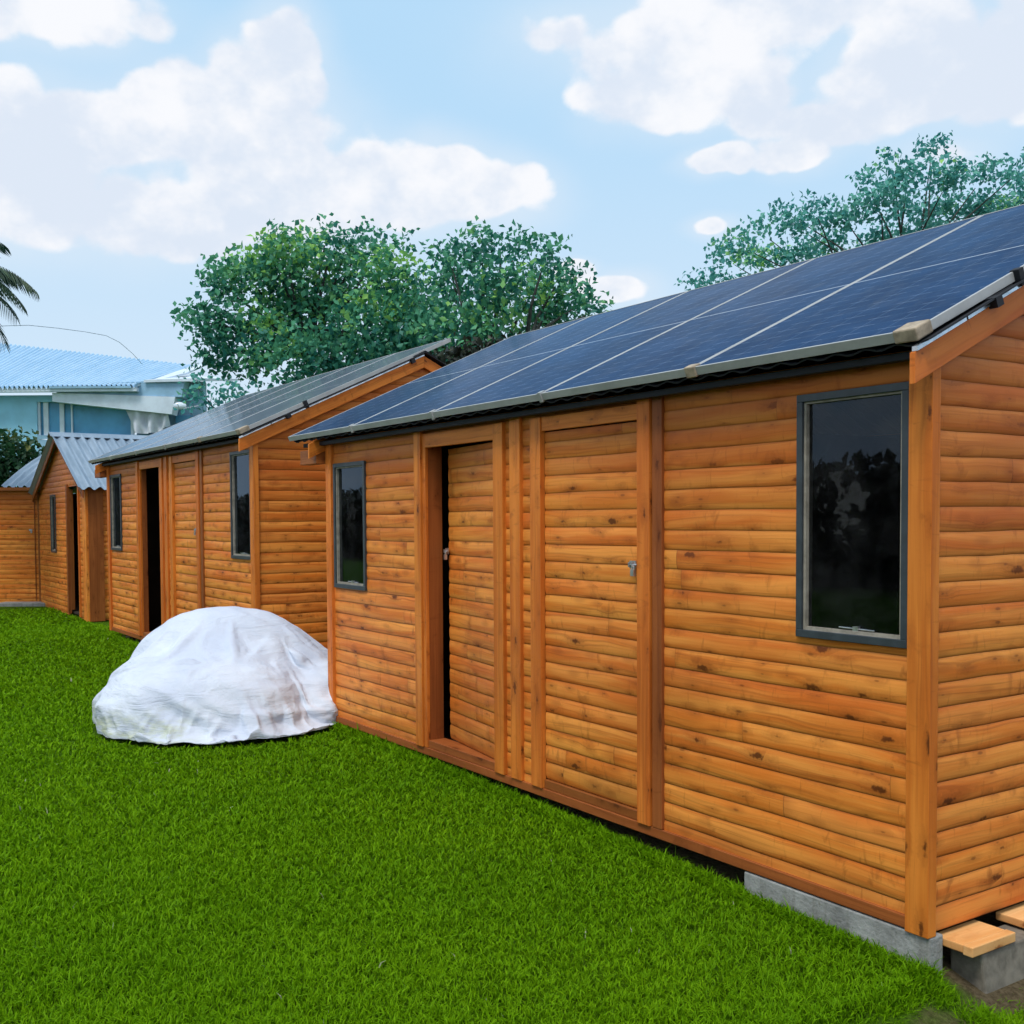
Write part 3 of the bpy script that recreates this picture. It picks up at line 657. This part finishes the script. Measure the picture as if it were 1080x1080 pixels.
def mk_grass():
    m, t, b = mat('grass_blades'); x, y, _ = t.sep(t.uv())
    big = t.noise(t.geo(), .8, 3., .6)
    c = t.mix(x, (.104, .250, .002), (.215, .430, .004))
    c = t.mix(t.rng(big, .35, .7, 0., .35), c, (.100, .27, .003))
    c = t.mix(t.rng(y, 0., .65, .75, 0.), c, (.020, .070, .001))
    c = t.mix(t.m('GREATER_THAN', x, .9994), c, (.45, .46, .32))
    setp(t, b, c, .6, spec=.07)
    tr = t.n.new('ShaderNodeBsdfTranslucent'); t.put(c, tr.inputs[0]); mx = t.n.new('ShaderNodeMixShader'); mx.inputs[0].default_value = .3
    out = t.n['Material Output']; t.l.new(b.outputs[0], mx.inputs[1]); t.l.new(tr.outputs[0], mx.inputs[2]); t.l.new(mx.outputs[0], out.inputs[0]); return m
def grass(N=900000):
    # sample by distance so that density falls with range
    cx, cy = CAM.x, CAM.y
    d = 1.9*(20/1.9)**(rng.random(N)**1.15)            # roughly 1/d per metre -> 1/d^2 per area
    base_ang = math.atan2(fw.y, fw.x)
    a = base_ang+rng.uniform(-.60, .95, N)
    X = cx+d*np.cos(a); Y = cy+d*np.sin(a)
    # extra growth along the wall foot
    E = 26000; ex = -7.0+12.3*rng.random(E)**.75; ey = .02-np.abs(rng.normal(0, .055, E)); 
    X = np.concatenate([X, ex]); Y = np.concatenate([Y, ey])
    X = np.concatenate([X, 5.02+.35*rng.random(5000)]); Y = np.concatenate([Y, -.35+.75*rng.random(5000)])
    d = np.hypot(X-cx, Y-cy)
    keep = (Y < .0) | ((X > -1.5) & (X < -.02)) | (X < -6.6)
    keep &= ~((X < -6.6) & (Y > .40)); keep |= (X > 5.17)
    # sparse on the bare patch
    nse = np.sin(X*9.1)*np.sin(Y*8.3+1)*.10
    bare = np.clip((X-5.12+nse)/.22, 0, 1)*.62
    keep &= rng.random(len(X)) > bare
    lx = (X-cov.location.x)*RT.x+(Y-cov.location.y)*RT.y; ly = -(X-cov.location.x)*RT.y+(Y-cov.location.y)*RT.x
    keep &= (lx/.91)**2+((ly+.12)/.87)**2 > 1
    X, Y, d = X[keep], Y[keep], d[keep]; n = len(X)
    # tufting
    tu = np.sin(X*41+3*np.sin(Y*13))*np.sin(Y*37+2*np.sin(X*17))
    h = (.028+.016*rng.random(n)+.007*tu)*(1+.10*np.sin(X*1.3+Y*.7)); w = (.0019+.0009*rng.random(n))*np.clip(d/3.0, 1, 6)
    edge = (Y > -.09) & (X > -7) & (Y < .05); h[edge] *= 1.15+.75*rng.random(edge.sum())
    h *= 1+.25*np.clip((d-5)/10, 0, 1)
    long_ = rng.random(n) < .012; h[long_] *= 1.6
    th = rng.uniform(0, 2*math.pi, n); lean = rng.uniform(.15, 1.05, n)*h; la = rng.uniform(0, 2*math.pi, n)
    Z = np.array([gz(x, 0) for x in X])-.004
    px, py = np.cos(th)*w, np.sin(th)*w; bx, by = np.cos(la)*lean, np.sin(la)*lean
    Vv = np.empty((n, 5, 3))
    Vv[:, 0] = np.stack([X-px, Y-py, Z], 1); Vv[:, 1] = np.stack([X+px, Y+py, Z], 1)
    Vv[:, 2] = np.stack([X+px*.8+bx*.35, Y+py*.8+by*.35, Z+h*.58], 1); Vv[:, 3] = np.stack([X-px*.8+bx*.35, Y-py*.8+by*.35, Z+h*.58], 1)
    Vv[:, 4] = np.stack([X+bx, Y+by, Z+h*np.clip(1.06-.35*lean/h, .5, 1)], 1)
    k = np.arange(n)[:, None]*5
    q = k+np.array([[0, 1, 2, 3]]); tr = k+np.array([[3, 2, 4]])
    r = rng.random(n); uv = np.zeros((n, 5, 2)); uv[:, :, 0] = r[:, None]; uv[:, 2:4, 1] = .6; uv[:, 4, 1] = 1
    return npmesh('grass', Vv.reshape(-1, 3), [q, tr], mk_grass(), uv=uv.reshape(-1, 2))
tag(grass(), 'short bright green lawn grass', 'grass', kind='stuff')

# ------------------------------------------------------------------ trees
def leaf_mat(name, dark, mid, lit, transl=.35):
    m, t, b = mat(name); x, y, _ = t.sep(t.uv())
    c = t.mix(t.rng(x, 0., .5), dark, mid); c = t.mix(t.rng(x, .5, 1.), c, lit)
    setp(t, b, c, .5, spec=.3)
    tr = t.n.new('ShaderNodeBsdfTranslucent'); t.put(c, tr.inputs[0]); mx = t.n.new('ShaderNodeMixShader'); mx.inputs[0].default_value = transl
    out = t.n['Material Output']; t.l.new(b.outputs[0], mx.inputs[1]); t.l.new(tr.outputs[0], mx.inputs[2]); t.l.new(mx.outputs[0], out.inputs[0]); return m
M_BARK = simple('bark', (.035, .045, .042), .9, nz=.4, nsc=9, bump=.6)
def leaves(P, size, shade, flat=.5):
    """one folded leaf (two quads) per point"""
    n = len(P); d = rng.normal(size=(n, 3)); d[:, 2] -= .35; d /= np.linalg.norm(d, axis=1)[:, None]
    up = rng.normal(size=(n, 3)); up[:, 2] += flat; s = np.cross(d, up); s /= np.linalg.norm(s, axis=1)[:, None]+1e-9; nn = np.cross(s, d)
    L_ = size*(.6+.8*rng.random(n))[:, None]; Wd = L_*.34
    V = np.empty((n, 6, 3)); V[:, 0] = P; V[:, 1] = P+d*L_*.5+s*Wd+nn*Wd*.3; V[:, 2] = P+d*L_-nn*L_*.1; V[:, 3] = P+d*L_*.5-s*Wd+nn*Wd*.3
    V[:, 4] = P+d*L_*.25; V[:, 5] = P+d*L_*.75
    k = np.arange(n)[:, None]*6
    Fq = np.concatenate([k+np.array([[0, 1, 2, 4]]), k+np.array([[0, 4, 2, 3]])]); Fq = np.concatenate([k+np.array([[0, 1, 2]]), k+np.array([[0, 2, 3]])])
    uv = np.zeros((n, 6, 2)); uv[:, :, 0] = shade[:, None]
    return V.reshape(-1, 3), Fq, uv.reshape(-1, 2)
def tree(label, base, trunk_r, clumps, D, tuft, per, size, lm, group=None, depth=1., bright=(), fork=.45, flatz=1., tr=.22):
    base = Vector(base); root = empty('tree', base)
    pts, sh, ends = [], [], []
    for (u, v, r) in clumps:
        dd = D+random.uniform(-depth, depth)*1.1; c = at(u, v, dd)-base; R = r/F*dd; ends.append(c)
        nt = max(3, int(tuft*(r/30)**2))
        q = rng.normal(size=(nt, 3)); q /= np.linalg.norm(q, axis=1)[:, None]; rad = R*rng.random(nt)**.42
        ce = np.array(c)+q*rad[:, None]*np.array([1, 1, flatz])
        b = .5
        for (bu, bv, br) in bright:
            if math.hypot(u-bu, v-bv) < br: b = .9
        for k_ in range(nt):
            m_ = per; o = np.clip(rng.normal(size=(m_, 3)), -1.5, 1.5)*tr*np.array([1, 1, .65])
            pts.append(ce[k_]+o)
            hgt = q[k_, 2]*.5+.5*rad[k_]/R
            s_ = .12+.30*hgt+rng.normal(0, .10)  # higher, outer tufts paler: light from above painted into leaf colour
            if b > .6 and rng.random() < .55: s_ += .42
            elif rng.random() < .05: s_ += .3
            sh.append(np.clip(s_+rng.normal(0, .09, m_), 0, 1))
    P = np.concatenate(pts); S_ = np.concatenate(sh)
    V, Fq, uv = leaves(P, size, S_)
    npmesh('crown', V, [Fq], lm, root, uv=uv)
    mb = MB(); cen = sum(ends, Vector())/len(ends); f1 = Vector((cen.x*.3, cen.y*.3, cen.z*fork))
    mid = Vector((f1.x*.5+.1, f1.y*.5-.07, f1.z*.5)); mb.tube((0, 0, -.3), mid, trunk_r, trunk_r*.85, 10, False); mb.tube(mid, f1, trunk_r*.85, trunk_r*.72, 10, False)
    hubs = []
    for k_ in range(4):
        e = random.choice(ends); h = f1.lerp(e, .45)+Vector((random.uniform(-.2, .2), random.uniform(-.2, .2), .2)); hubs.append(h); mb.tube(f1, h, trunk_r*.5, trunk_r*.3, 8, False)
    for e in ends:
        h = min(hubs, key=lambda q_: (q_-e).length); e = h.lerp(e, .86); m2 = h.lerp(e, .5)+Vector((random.uniform(-.15, .15), random.uniform(-.15, .15), .12))
        mb.tube(h, m2, trunk_r*.26, trunk_r*.16, 6, False); mb.tube(m2, e, trunk_r*.16, trunk_r*.06, 6, False)
    mb.build('trunk', M_BARK, root, smooth=True)
    tag(root, label, 'tree', group); return root
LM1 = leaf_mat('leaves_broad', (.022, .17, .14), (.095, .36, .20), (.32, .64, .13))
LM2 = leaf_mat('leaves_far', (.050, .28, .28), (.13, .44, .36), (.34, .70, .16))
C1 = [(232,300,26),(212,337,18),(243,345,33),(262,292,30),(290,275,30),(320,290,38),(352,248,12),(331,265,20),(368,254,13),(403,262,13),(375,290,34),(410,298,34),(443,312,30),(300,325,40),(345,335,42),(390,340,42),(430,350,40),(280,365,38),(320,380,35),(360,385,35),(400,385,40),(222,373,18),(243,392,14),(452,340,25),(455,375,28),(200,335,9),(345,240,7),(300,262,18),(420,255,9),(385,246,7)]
t1 = tree('large broad-leaved tree with bright green patches behind the second cabin', (-15.1, 6.3, 0), .26, C1, 24, 30, 16, .145, LM1, 'trees beyond the cabins', 1.0, tr=.23, bright=((300,320,60),(330,270,25),(410,300,45)))
C2 = [(473,268,17),(510,261,22),(545,258,18),(575,268,17),(590,292,13),(482,300,28),(520,300,33),(560,305,32),(600,300,20),(612,318,15),(590,335,26),(550,340,35),(500,345,40),(474,350,32),(628,326,8),(520,380,30),(560,375,28),(470,262,9),(530,250,9)]
t2 = tree('broad-leaved tree standing right of the largest tree, above the ridge of the closest cabin', (-10.96, 8.9, 0), .22, C2, 22, 29, 15, .135, LM1, 'trees beyond the cabins', .9, bright=((560,310,35),(500,330,25)), tr=.22)
C3 = [(985,158,15),(955,184,22),(1000,186,27),(1040,182,20),(1072,190,16),(930,210,27),(970,220,28),(1020,217,30),(1062,217,28),(890,226,26),(858,214,13),(838,236,22),(800,241,15),(778,256,17),(758,268,15),(800,272,22),(840,266,25),(880,256,25),(748,288,13),(772,296,12),(733,298,7),(930,248,25),(980,245,25),(1030,240,25),(912,190,13),(940,165,9),(1100,200,30),(1130,230,34),(1085,170,12),(820,300,20),(870,290,22),(820,215,9),(985,150,6)]
t3 = tree('feathery pale green tree at the right, rising behind the solar roof', (-9.4, 18.5, 0), .16, C3, 26, 30, 16, .13, LM2, 'trees beyond the cabins', 1.4, bright=((800,275,35),(1050,215,25),(880,260,20)), flatz=.45, tr=.20)
CB = [(470,378,14),(492,372,13),(515,368,12),(535,362,9),(478,392,16),(505,388,18),(455,392,10)]
LMD = leaf_mat('leaves_dead', (.012, .018, .014), (.030, .040, .024), (.12, .11, .06), .1)
tb = tree('dark dry tangled bush just above the ridge where the two long cabins meet', (-6.3, 5.2, 0), .12, CB, 15.9, 46, 14, .10, LMD, 'trees beyond the cabins', .4, tr=.12)
CS = [(205,400,11),(222,410,12),(240,413,12),(212,418,10),(232,424,12),(250,412,10),(200,425,9),(252,425,10)]
ts = tree('thin leafed shrub between the blue house and the largest tree', (-14.4, 4.4, 0), .08, CS, 23, 20, 11, .13, LM2, 'trees beyond the cabins', .4)
CH = [(-25,480,28),(-5,478,22),(12,475,18),(28,478,15),(38,486,10),(-12,500,24),(8,500,22),(26,500,16),(-40,505,28)]
th_ = tree('dense dark hedge with yellowing top behind the leftmost cabin', (-17.8, -.9, 0), .12, CH, 25, 44, 16, .14, leaf_mat('leaves_hedge', (.010, .045, .022), (.022, .085, .030), (.22, .24, .05)), None, .5, bright=((10,470,16),))
th_['category'] = 'hedge'
# palm at the left edge
def palm():
    base = at(-74, 547, 17.); base.z = -.05; root = empty('palm_tree', base); top = at(-74, 298, 17.)-base
    mb = MB(); n = 10
    for i in range(n):
        a = top*(i/n); b = top*((i+1)/n); mb.tube(a, b, .15-.004*i, .155-.004*i, 10, False)
    mb.build('trunk', M_BARK, root, smooth=True)
    V, Fc, U = [], [], []; k = 0
    for j in range(40):
        az = j*2.4+random.uniform(-.2, .2); el = random.uniform(-.35, 1.15); Lf = random.uniform(1.35, 1.75); p = Vector(top); dr = Vector((math.cos(az)*math.cos(el), math.sin(az)*math.cos(el), math.sin(el)))
        N_ = 34; st = Lf/N_
        for i in range(N_):
            dr = (dr+Vector((0, 0, -.055))).normalized(); q = p+dr*st
            side = dr.cross(Vector((0, 0, 1))).normalized()
            w = .010*(1-i/N_)+.003
            for a_, b_ in ((p, q),):
                V += [a_-side*w, a_+side*w, b_+side*w, b_-side*w]; Fc.append([k, k+1, k+2, k+3]); U += [(.3, 0)]*4; k += 4
            if i > 3:
                for sg in (-1, 1):
                    ll = .42*math.sin(math.pi*min(1, (i+4)/(N_+4)))**.6+.05
                    ld = (side*sg*.8+dr*.65+Vector((0, 0, -.45-.3*random.random()))).normalized(); e = q+ld*ll+Vector((0, 0, -.05)); s_ = random.random()*.8
                    V += [q-dr*.011, q+dr*.011, q+ld*ll*.55+dr*.012, e]; Fc.append([k, k+1, k+2, k+3]); U += [(s_, 0)]*4; k += 4
            p = q
    npmesh('crown', np.array([tuple(v) for v in V]), [np.array(Fc)], leaf_mat('leaves_palm', (.012, .045, .035), (.030, .080, .055), (.10, .17, .08)), root, uv=np.array(U))
    tag(root, 'palm tree at the left edge with drooping dark fronds', 'palm tree')
palm()

# ------------------------------------------------------------------ blue house far behind
M_BWALL = simple('pale_blue_wall', (.27, .58, .78), .7, nz=.08, nsc=1.5)
M_BGLASS = simple('blue_window_glass', (.07, .30, .52), .4, nz=.2, nsc=1.)
M_WFR = simple('white_fascia', (.58, .68, .78), .6, nz=.1, nsc=2)
M_GREYB = simple('grey_blue_wall', (.24, .42, .58), .8, nz=.15, nsc=2)
M_CLOTH = simple('pale_tarp', (.55, .60, .68), .8, nz=.12, nsc=3, bump=.8)
def house():
    D = 40.; org = at(0, 547, D); org.z = 0; root = empty('blue_house', org, math.atan2(.832, .5545)); s = D/F
    ax = Vector((.5545, .832)); 
    X = lambda u: u*s                      # local metres across the facade
    Z = lambda v, d=D: 1.47+(550-v)*d/F
    def bx(name, m, u0, u1, v1, v0, y0=0., y1=.3, par=root):
        mb = MB(); mb.box(X(u0), X(u1), y0, y1, Z(v1), Z(v0)); return mb.build(name, m, par)
    bx('wall', M_BWALL, -160, 40, 640, 417, .1, .5); bx('wall', M_GREYB, 40, 215, 640, 459, .1, .5); bx('wall', M_BWALL, 40, 146, 424, 417, .1, .5)
    bx('wall', M_GREYB, 140, 212, 459, 402, .6, 1.0)
    w = bx('window', M_BGLASS, 40, 140, 459, 424, .28, .34)
    for u0, u1 in ((40, 42.5), (46, 51), (63, 67.5), (75, 76.5), (138, 141)): bx('window_frame', M_WFR, u0, u1, 459, 424, .18, .26, w)
    bx('window_frame', M_BGLASS, 51, 63, 459, 430, .262, .279, w)
    # sloping awning band over the windows
    mb = MB(); mb.hexa([(X(62), -.35, Z(425)), (X(186), -.35, Z(439)), (X(186), .3, Z(439)), (X(62), .3, Z(425)), (X(62), -.35, Z(416)), (X(190), -.35, Z(421)), (X(190), .3, Z(421)), (X(62), .3, Z(416))]); mb.build('awning', M_WFR, root)
    mb = MB(); mb.hexa([(X(66), -.30, Z(416)), (X(196), -.30, Z(421)), (X(196), .3, Z(421)), (X(66), .3, Z(416)), (X(66), -.30, Z(408)), (X(200), -.30, Z(403)), (X(200), .3, Z(403)), (X(66), .3, Z(408))]); mb.build('side_panel', M_GREYB, root)
    bx('fascia', M_WFR, -160, 152, 415.5, 411.5, -.55, -.3)
    bx('gutter', M_GREYB, 62, 147, 412.5, 410.2, -.62, -.56)
    bx('door', M_BGLASS, 183, 201, 459, 438, .45, .56)
    corrugated('roof', M_BLUEROOF, root, (X(-160), -.6, Z(413)), (X(152), -.6, Z(410.5)), (X(178), 4.2, Z(388, 44)), (X(-150), 4.2, Z(352, 44)), 62, .085, seg=2)
    mb = MB(); mb.hexa([(X(150), -.5, Z(411)), (X(186), 1.5, Z(395, 41)), (X(190), 3.8, Z(388, 44)), (X(178), 3.9, Z(388, 44)), (X(150), -.5, Z(409)), (X(186), 1.5, Z(393, 41)), (X(190), 3.8, Z(386.5, 44)), (X(178), 3.9, Z(386.5, 44))]); mb.build('verge', M_WFR, root)
    mb = MB(); mb.hexa([(X(158), -.4, Z(406)), (X(212), -.4, Z(405)), (X(240), 2., Z(396)), (X(186), 2., Z(392)), (X(158), -.4, Z(403.5)), (X(212), -.4, Z(402)), (X(240), 2., Z(394)), (X(186), 2., Z(390))]); mb.build('porch_roof', M_WFR, root)
    tag(root, 'pale blue house with a long corrugated blue roof beyond the cabins', 'house')
    # satellite dish
    mb = MB(); n = 18; c = Vector((0, 0, 0)); rings = []
    for j in range(5):
        rr = .24*j/4; rings.append([Vector((rr*math.cos(2*math.pi*i/n), -.10+rr*rr*1.1, rr*.55*math.sin(2*math.pi*i/n))) for i in range(n)])
    for j in range(4):
        for i in range(n): k = (i+1) % n; mb.face([rings[j][i], rings[j][k], rings[j+1][k], rings[j+1][i]], [(0, 0)]*4)
    dr = empty('satellite_dish', at(190, 428, D-1.0)); dr.rotation_euler = (0, 0, math.atan2(.832, .5545)); mb.build('dish', M_WFR, dr, smooth=True)
    mb = MB(); mb.tube((.1, 0, -.1), (.35, 1.0, .1), .03, .03, 6); mb.tube((0, -.1, -.1), (0, -.35, .05), .012, .012, 6); mb.build('bracket', M_STEEL, dr)
    tag(dr, 'small white satellite dish fixed to the blue house', 'satellite dish')
    # hanging pale tarp
    V, Fc = [], []; nu, nv = 34, 16
    for j in range(nv+1):
        for i in range(nu+1):
            a = i/nu; b = j/nv; u = 136+8*b*(1-a)+a*45; V.append((X(u), -.1+.10*math.sin(a*17+b*3)+.06*math.sin(a*31+2)*b, Z(434+2*a+b*(24-10*a**3))))
    Fc = np.array([[j*(nu+1)+i, j*(nu+1)+i+1, (j+1)*(nu+1)+i+1, (j+1)*(nu+1)+i] for j in range(nv) for i in range(nu)])
    o = npmesh('hanging_tarp', np.array(V), [Fc], M_CLOTH, smooth=True); o.location = root.location; o.rotation_euler = root.rotation_euler
    tag(o, 'pale cloth hanging beside the blue house windows', 'tarp')
    # pale shade canopy in front of the house
    V = []; nu, nv = 40, 8; dC = 31.
    oc = at(40, 547, dC); oc.z = 0; sC = dC/F
    for j in range(nv+1):
        for i in range(nu+1):
            a = i/nu; b = j/nv; V.append(((a*205)*sC, b*3.2, 1.47+(550-464)*sC+b*.28+(.10*math.sin(a*19)*b*.5)+.85*max(0, a-.55)**1.3*b+.015*math.sin(a*60)))
    Fc = np.array([[j*(nu+1)+i, j*(nu+1)+i+1, (j+1)*(nu+1)+i+1, (j+1)*(nu+1)+i] for j in range(nv) for i in range(nu)])
    cr = empty('shade_canopy', oc, math.atan2(.832, .5545))
    o = npmesh('canopy_sheet', np.array(V), [Fc], M_CLOTH, cr, smooth=True)
    for x in (.3, 2.2, 4.6):
        mb = MB(); mb.tube((x, .1, -.1), (x, .1, 3.78), .04, .04, 8); mb.build('post', M_STEEL, cr)
    tag(cr, 'pale shade canopy in front of the blue house, over the cabin roofs', 'canopy')
house()
# white tent roof right of the house, glimpsed under the tree
def tent():
    D = 33.; org = at(178, 547, D); org.z = 0; root = empty('white_tent', org, math.atan2(.832, .5545)); s = D/F
    z = lambda v: 1.47+(550-v)*s
    mb = MB()
    mb.face([(0, 0, z(458)), (120*s, 0, z(452)), (105*s, 2.5, z(398)), (40*s, 2.5, z(420))], [(0, 0), (4, 0), (4, 3), (0, 3)])
    mb.face([(0, 0, z(458)), (40*s, 2.5, z(420)), (10*s, 5, z(450))], [(0, 0), (2, 2), (0, 3)])
    mb.build('canopy_sheet', M_CLOTH, root)
    mb = MB(); mb.box(.05, 110*s, .1, .14, 0, z(458)); mb.build('side_sheet', M_CLOTH, root)
    tag(root, 'white tent roof between the blue house and the trees', 'tent')
tent()
# overhead cable
mb = MB(); pts = [at(-40, 345, 28), at(30, 343, 30), at(60, 346, 31), at(90, 350, 32), at(112, 354, 33), at(126, 361, 34), at(140, 373, 36), at(150, 384, 38)]
for a, b in zip(pts, pts[1:]): mb.tube(a, b, .008, .008, 5, False)
tag(mb.build('overhead_cable', simple('cable', (.2, .26, .32), .6)), 'thin cable sagging through the sky to the blue house roof', 'cable')

# dark hedge on the far side of the lawn, the thing the window panes mirror
def mirror_hedge():
    n = 40000; X_ = rng.uniform(-70, 26, n); hh = 2.45+.06*np.sin(X_*.7)+.04*np.sin(X_*2.3)
    P = np.stack([X_, -15+rng.normal(0, .35, n), hh*rng.random(n)**.6], 1); V, Fq, uv = leaves(P, .30, rng.random(n)*.5)
    root = empty('hedge', (0, 0, 0)); npmesh('crown', V, [Fq], LMD, root, uv=uv)
    mb = MB(); mb.box(-70, 26, -15.25, -14.95, -.1, 2.35); mb.build('wall', M_DARK, root)
    tag(root, 'dark clipped hedge across the lawn, seen only as a reflection in the windows', 'hedge')
mirror_hedge()

# ------------------------------------------------------------------ world: Nishita sky + cumulus, in azimuth/elevation
SUN_EL = 62.
w = bpy.data.worlds.new('World'); sc.world = w; w.use_nodes = True; t = NT(w.node_tree); bg = t.n['Background']
sd = Vector((.35, -.62, 0)).normalized()*math.cos(math.radians(SUN_EL)); sd.z = math.sin(math.radians(SUN_EL))   # towards the sun
sky = t.n.new('ShaderNodeTexSky'); sky.sky_type = 'NISHITA'; sky.sun_disc = False; sky.sun_elevation = math.radians(SUN_EL); sky.sun_rotation = math.atan2(sd.x, sd.y)
sky.air_density = 1.; sky.dust_density = 1.6; sky.ozone_density = 1.2
dirv = t.n.new('ShaderNodeTexCoord').outputs['Generated']; x, y, z = t.sep(dirv)
el = t.m('ARCSINE', z); caz = math.atan2(fw.x, fw.y); az = t.m('SUBTRACT', t.m('ARCTAN2', x, y), caz)
def ae(u, v):
    d = (at(u, v, 1.)-CAM).normalized(); return math.atan2(d.x, d.y)-caz, math.asin(d.z)
# fbm warp
p3 = t.vm('MULTIPLY', dirv, (1., 1., 1.35))
wz = t.noise(p3, 5., 4., .6, 0., 1)
wx, wy, _ = t.sep(wz)
n1 = t.noise(p3, 9., 8., .60); n0 = t.noise(p3, 4., 5., .55)
ax_ = t.m('ADD', az, t.m('MULTIPLY', t.m('SUBTRACT', wx, .5), .05)); ay_ = t.m('ADD', el, t.m('MULTIPLY', t.m('SUBTRACT', wy, .5), .035))
PX = 1/F
blobs = [ # u, v, ru, rv, strength
 (300,45,42,38,1.),(278,90,66,48,1.),(205,115,75,42,1.),(110,140,105,46,1.),(20,150,90,75,1.),(250,150,120,70,1.),(390,190,75,38,1.),(455,185,65,38,1.),(520,205,65,38,1.),(430,215,120,35,1.),(300,215,150,45,.9),(140,220,150,50,.85),(0,230,90,30,.6),
 (60,14,85,30,.6),(-10,0,60,36,.7),
 (600,25,55,20,.5),(720,30,140,40,.6),(860,15,180,36,.6),(720,95,95,42,.95),(800,100,60,38,.9),(960,80,100,55,.95),(1050,75,80,60,.9),(880,135,60,28,.75),(758,172,40,14,.85),(848,168,42,16,.8),(1000,160,50,18,.6),
 (655,305,36,17,.95),(608,284,20,10,.8),(750,242,22,9,.6),(690,330,30,14,.6),(330,268,20,10,.7)]
dens = None
for (u, v, ru, rv, st) in blobs:
    a, e = ae(u, v); dx = t.m('DIVIDE', t.m('SUBTRACT', ax_, a), ru*PX*1.0); dy = t.m('DIVIDE', t.m('SUBTRACT', ay_, e), rv*PX*1.0)
    q = t.m('MULTIPLY', t.m('SUBTRACT', 1., t.m('SQRT', t.m('ADD', t.m('MULTIPLY', dx, dx), t.m('MULTIPLY', dy, dy)))), st)
    q = t.m('MAXIMUM', q, -1.)
    dens = q if dens is None else t.m('SMOOTH_MAX', dens, q, .25)
# other parts of the sky: scattered clouds everywhere
away = t.rng(t.m('ABSOLUTE', az), .62, .85)
away = t.m('MAXIMUM', away, t.rng(el, .60, .8))
gen = t.m('SUBTRACT', t.m('MULTIPLY', n0, 5.), 2.45)
dens = t.m('MAXIMUM', dens, t.m('SUBTRACT', gen, t.m('MULTIPLY', t.m('SUBTRACT', 1., away), 4.)))
wv = t.vm('ADD', p3, t.vm('MULTIPLY', wz, (.035, .035, .035)))
b1 = t.voro(wv, 12., '3D')['Distance']; b2 = t.voro(wv, 29., '3D')['Distance']
bil = t.m('ADD', t.m('MULTIPLY', t.m('SUBTRACT', .45, b1), .95), t.m('MULTIPLY', t.m('SUBTRACT', .45, b2), .50))
dd = t.m('ADD', t.m('ADD', t.m('MULTIPLY', dens, 1.45), .04), t.m('MULTIPLY', t.m('SUBTRACT', n1, .5), 1.25)); dd = t.m('ADD', dd, bil)
cm = t.rng(dd, .0, .30)
soft = t.rng(t.m('ADD', dens, t.m('MULTIPLY', t.m('SUBTRACT', n0, .5), 1.2)), -.75, .55)
haze = t.rng(el, .02, .42, 1., 0., True)
shade = t.noise(t.vm('ADD', p3, (.03, .02, -.03)), 8., 5., .6)
cc = t.mix(t.rng(t.m('ADD', t.m('ADD', shade, t.m('MULTIPLY', bil, .22)), t.m('MULTIPLY', dd, -.07)), .36, .58), (7.35, 8.15, 9.35), (9.45, 9.6, 10.0))
skyc = t.mix(.90, sky.outputs[0], (5.1, 7.75, 10.2))
skyc = t.mix(t.m('MULTIPLY', haze, .75), skyc, (7.3, 8.4, 9.6))
skyc = t.mix(t.m('MULTIPLY', soft, .62), skyc, (7.6, 8.5, 9.5))
fin = t.mix(cm, skyc, cc)
fin = t.mix(t.rng(el, -.06, -.01, 1., 0.), fin, (1.2, 1.6, 1.2))
t.l.new(fin, bg.inputs[0]); bg.inputs[1].default_value = .1
w.cycles.sampling_method = 'MANUAL'; w.cycles.sample_map_resolution = 512

sl = bpy.data.lights.new('sun', 'SUN'); sl.energy = 2.4; sl.angle = math.radians(16); sl.color = (1., .95, .87)
so = bpy.data.objects.new('sun', sl); col.objects.link(so); so.rotation_euler = sd.to_track_quat('Z', 'Y').to_euler()
sc.view_settings.view_transform = 'Standard'; sc.view_settings.look = 'None'; sc.view_settings.exposure = 0
sc.render.engine = 'CYCLES'; sc.cycles.use_adaptive_sampling = True; sc.cycles.adaptive_threshold = .03; sc.cycles.max_bounces = 5; sc.cycles.transparent_max_bounces = 8; sc.cycles.diffuse_bounces = 2; sc.cycles.glossy_bounces = 2
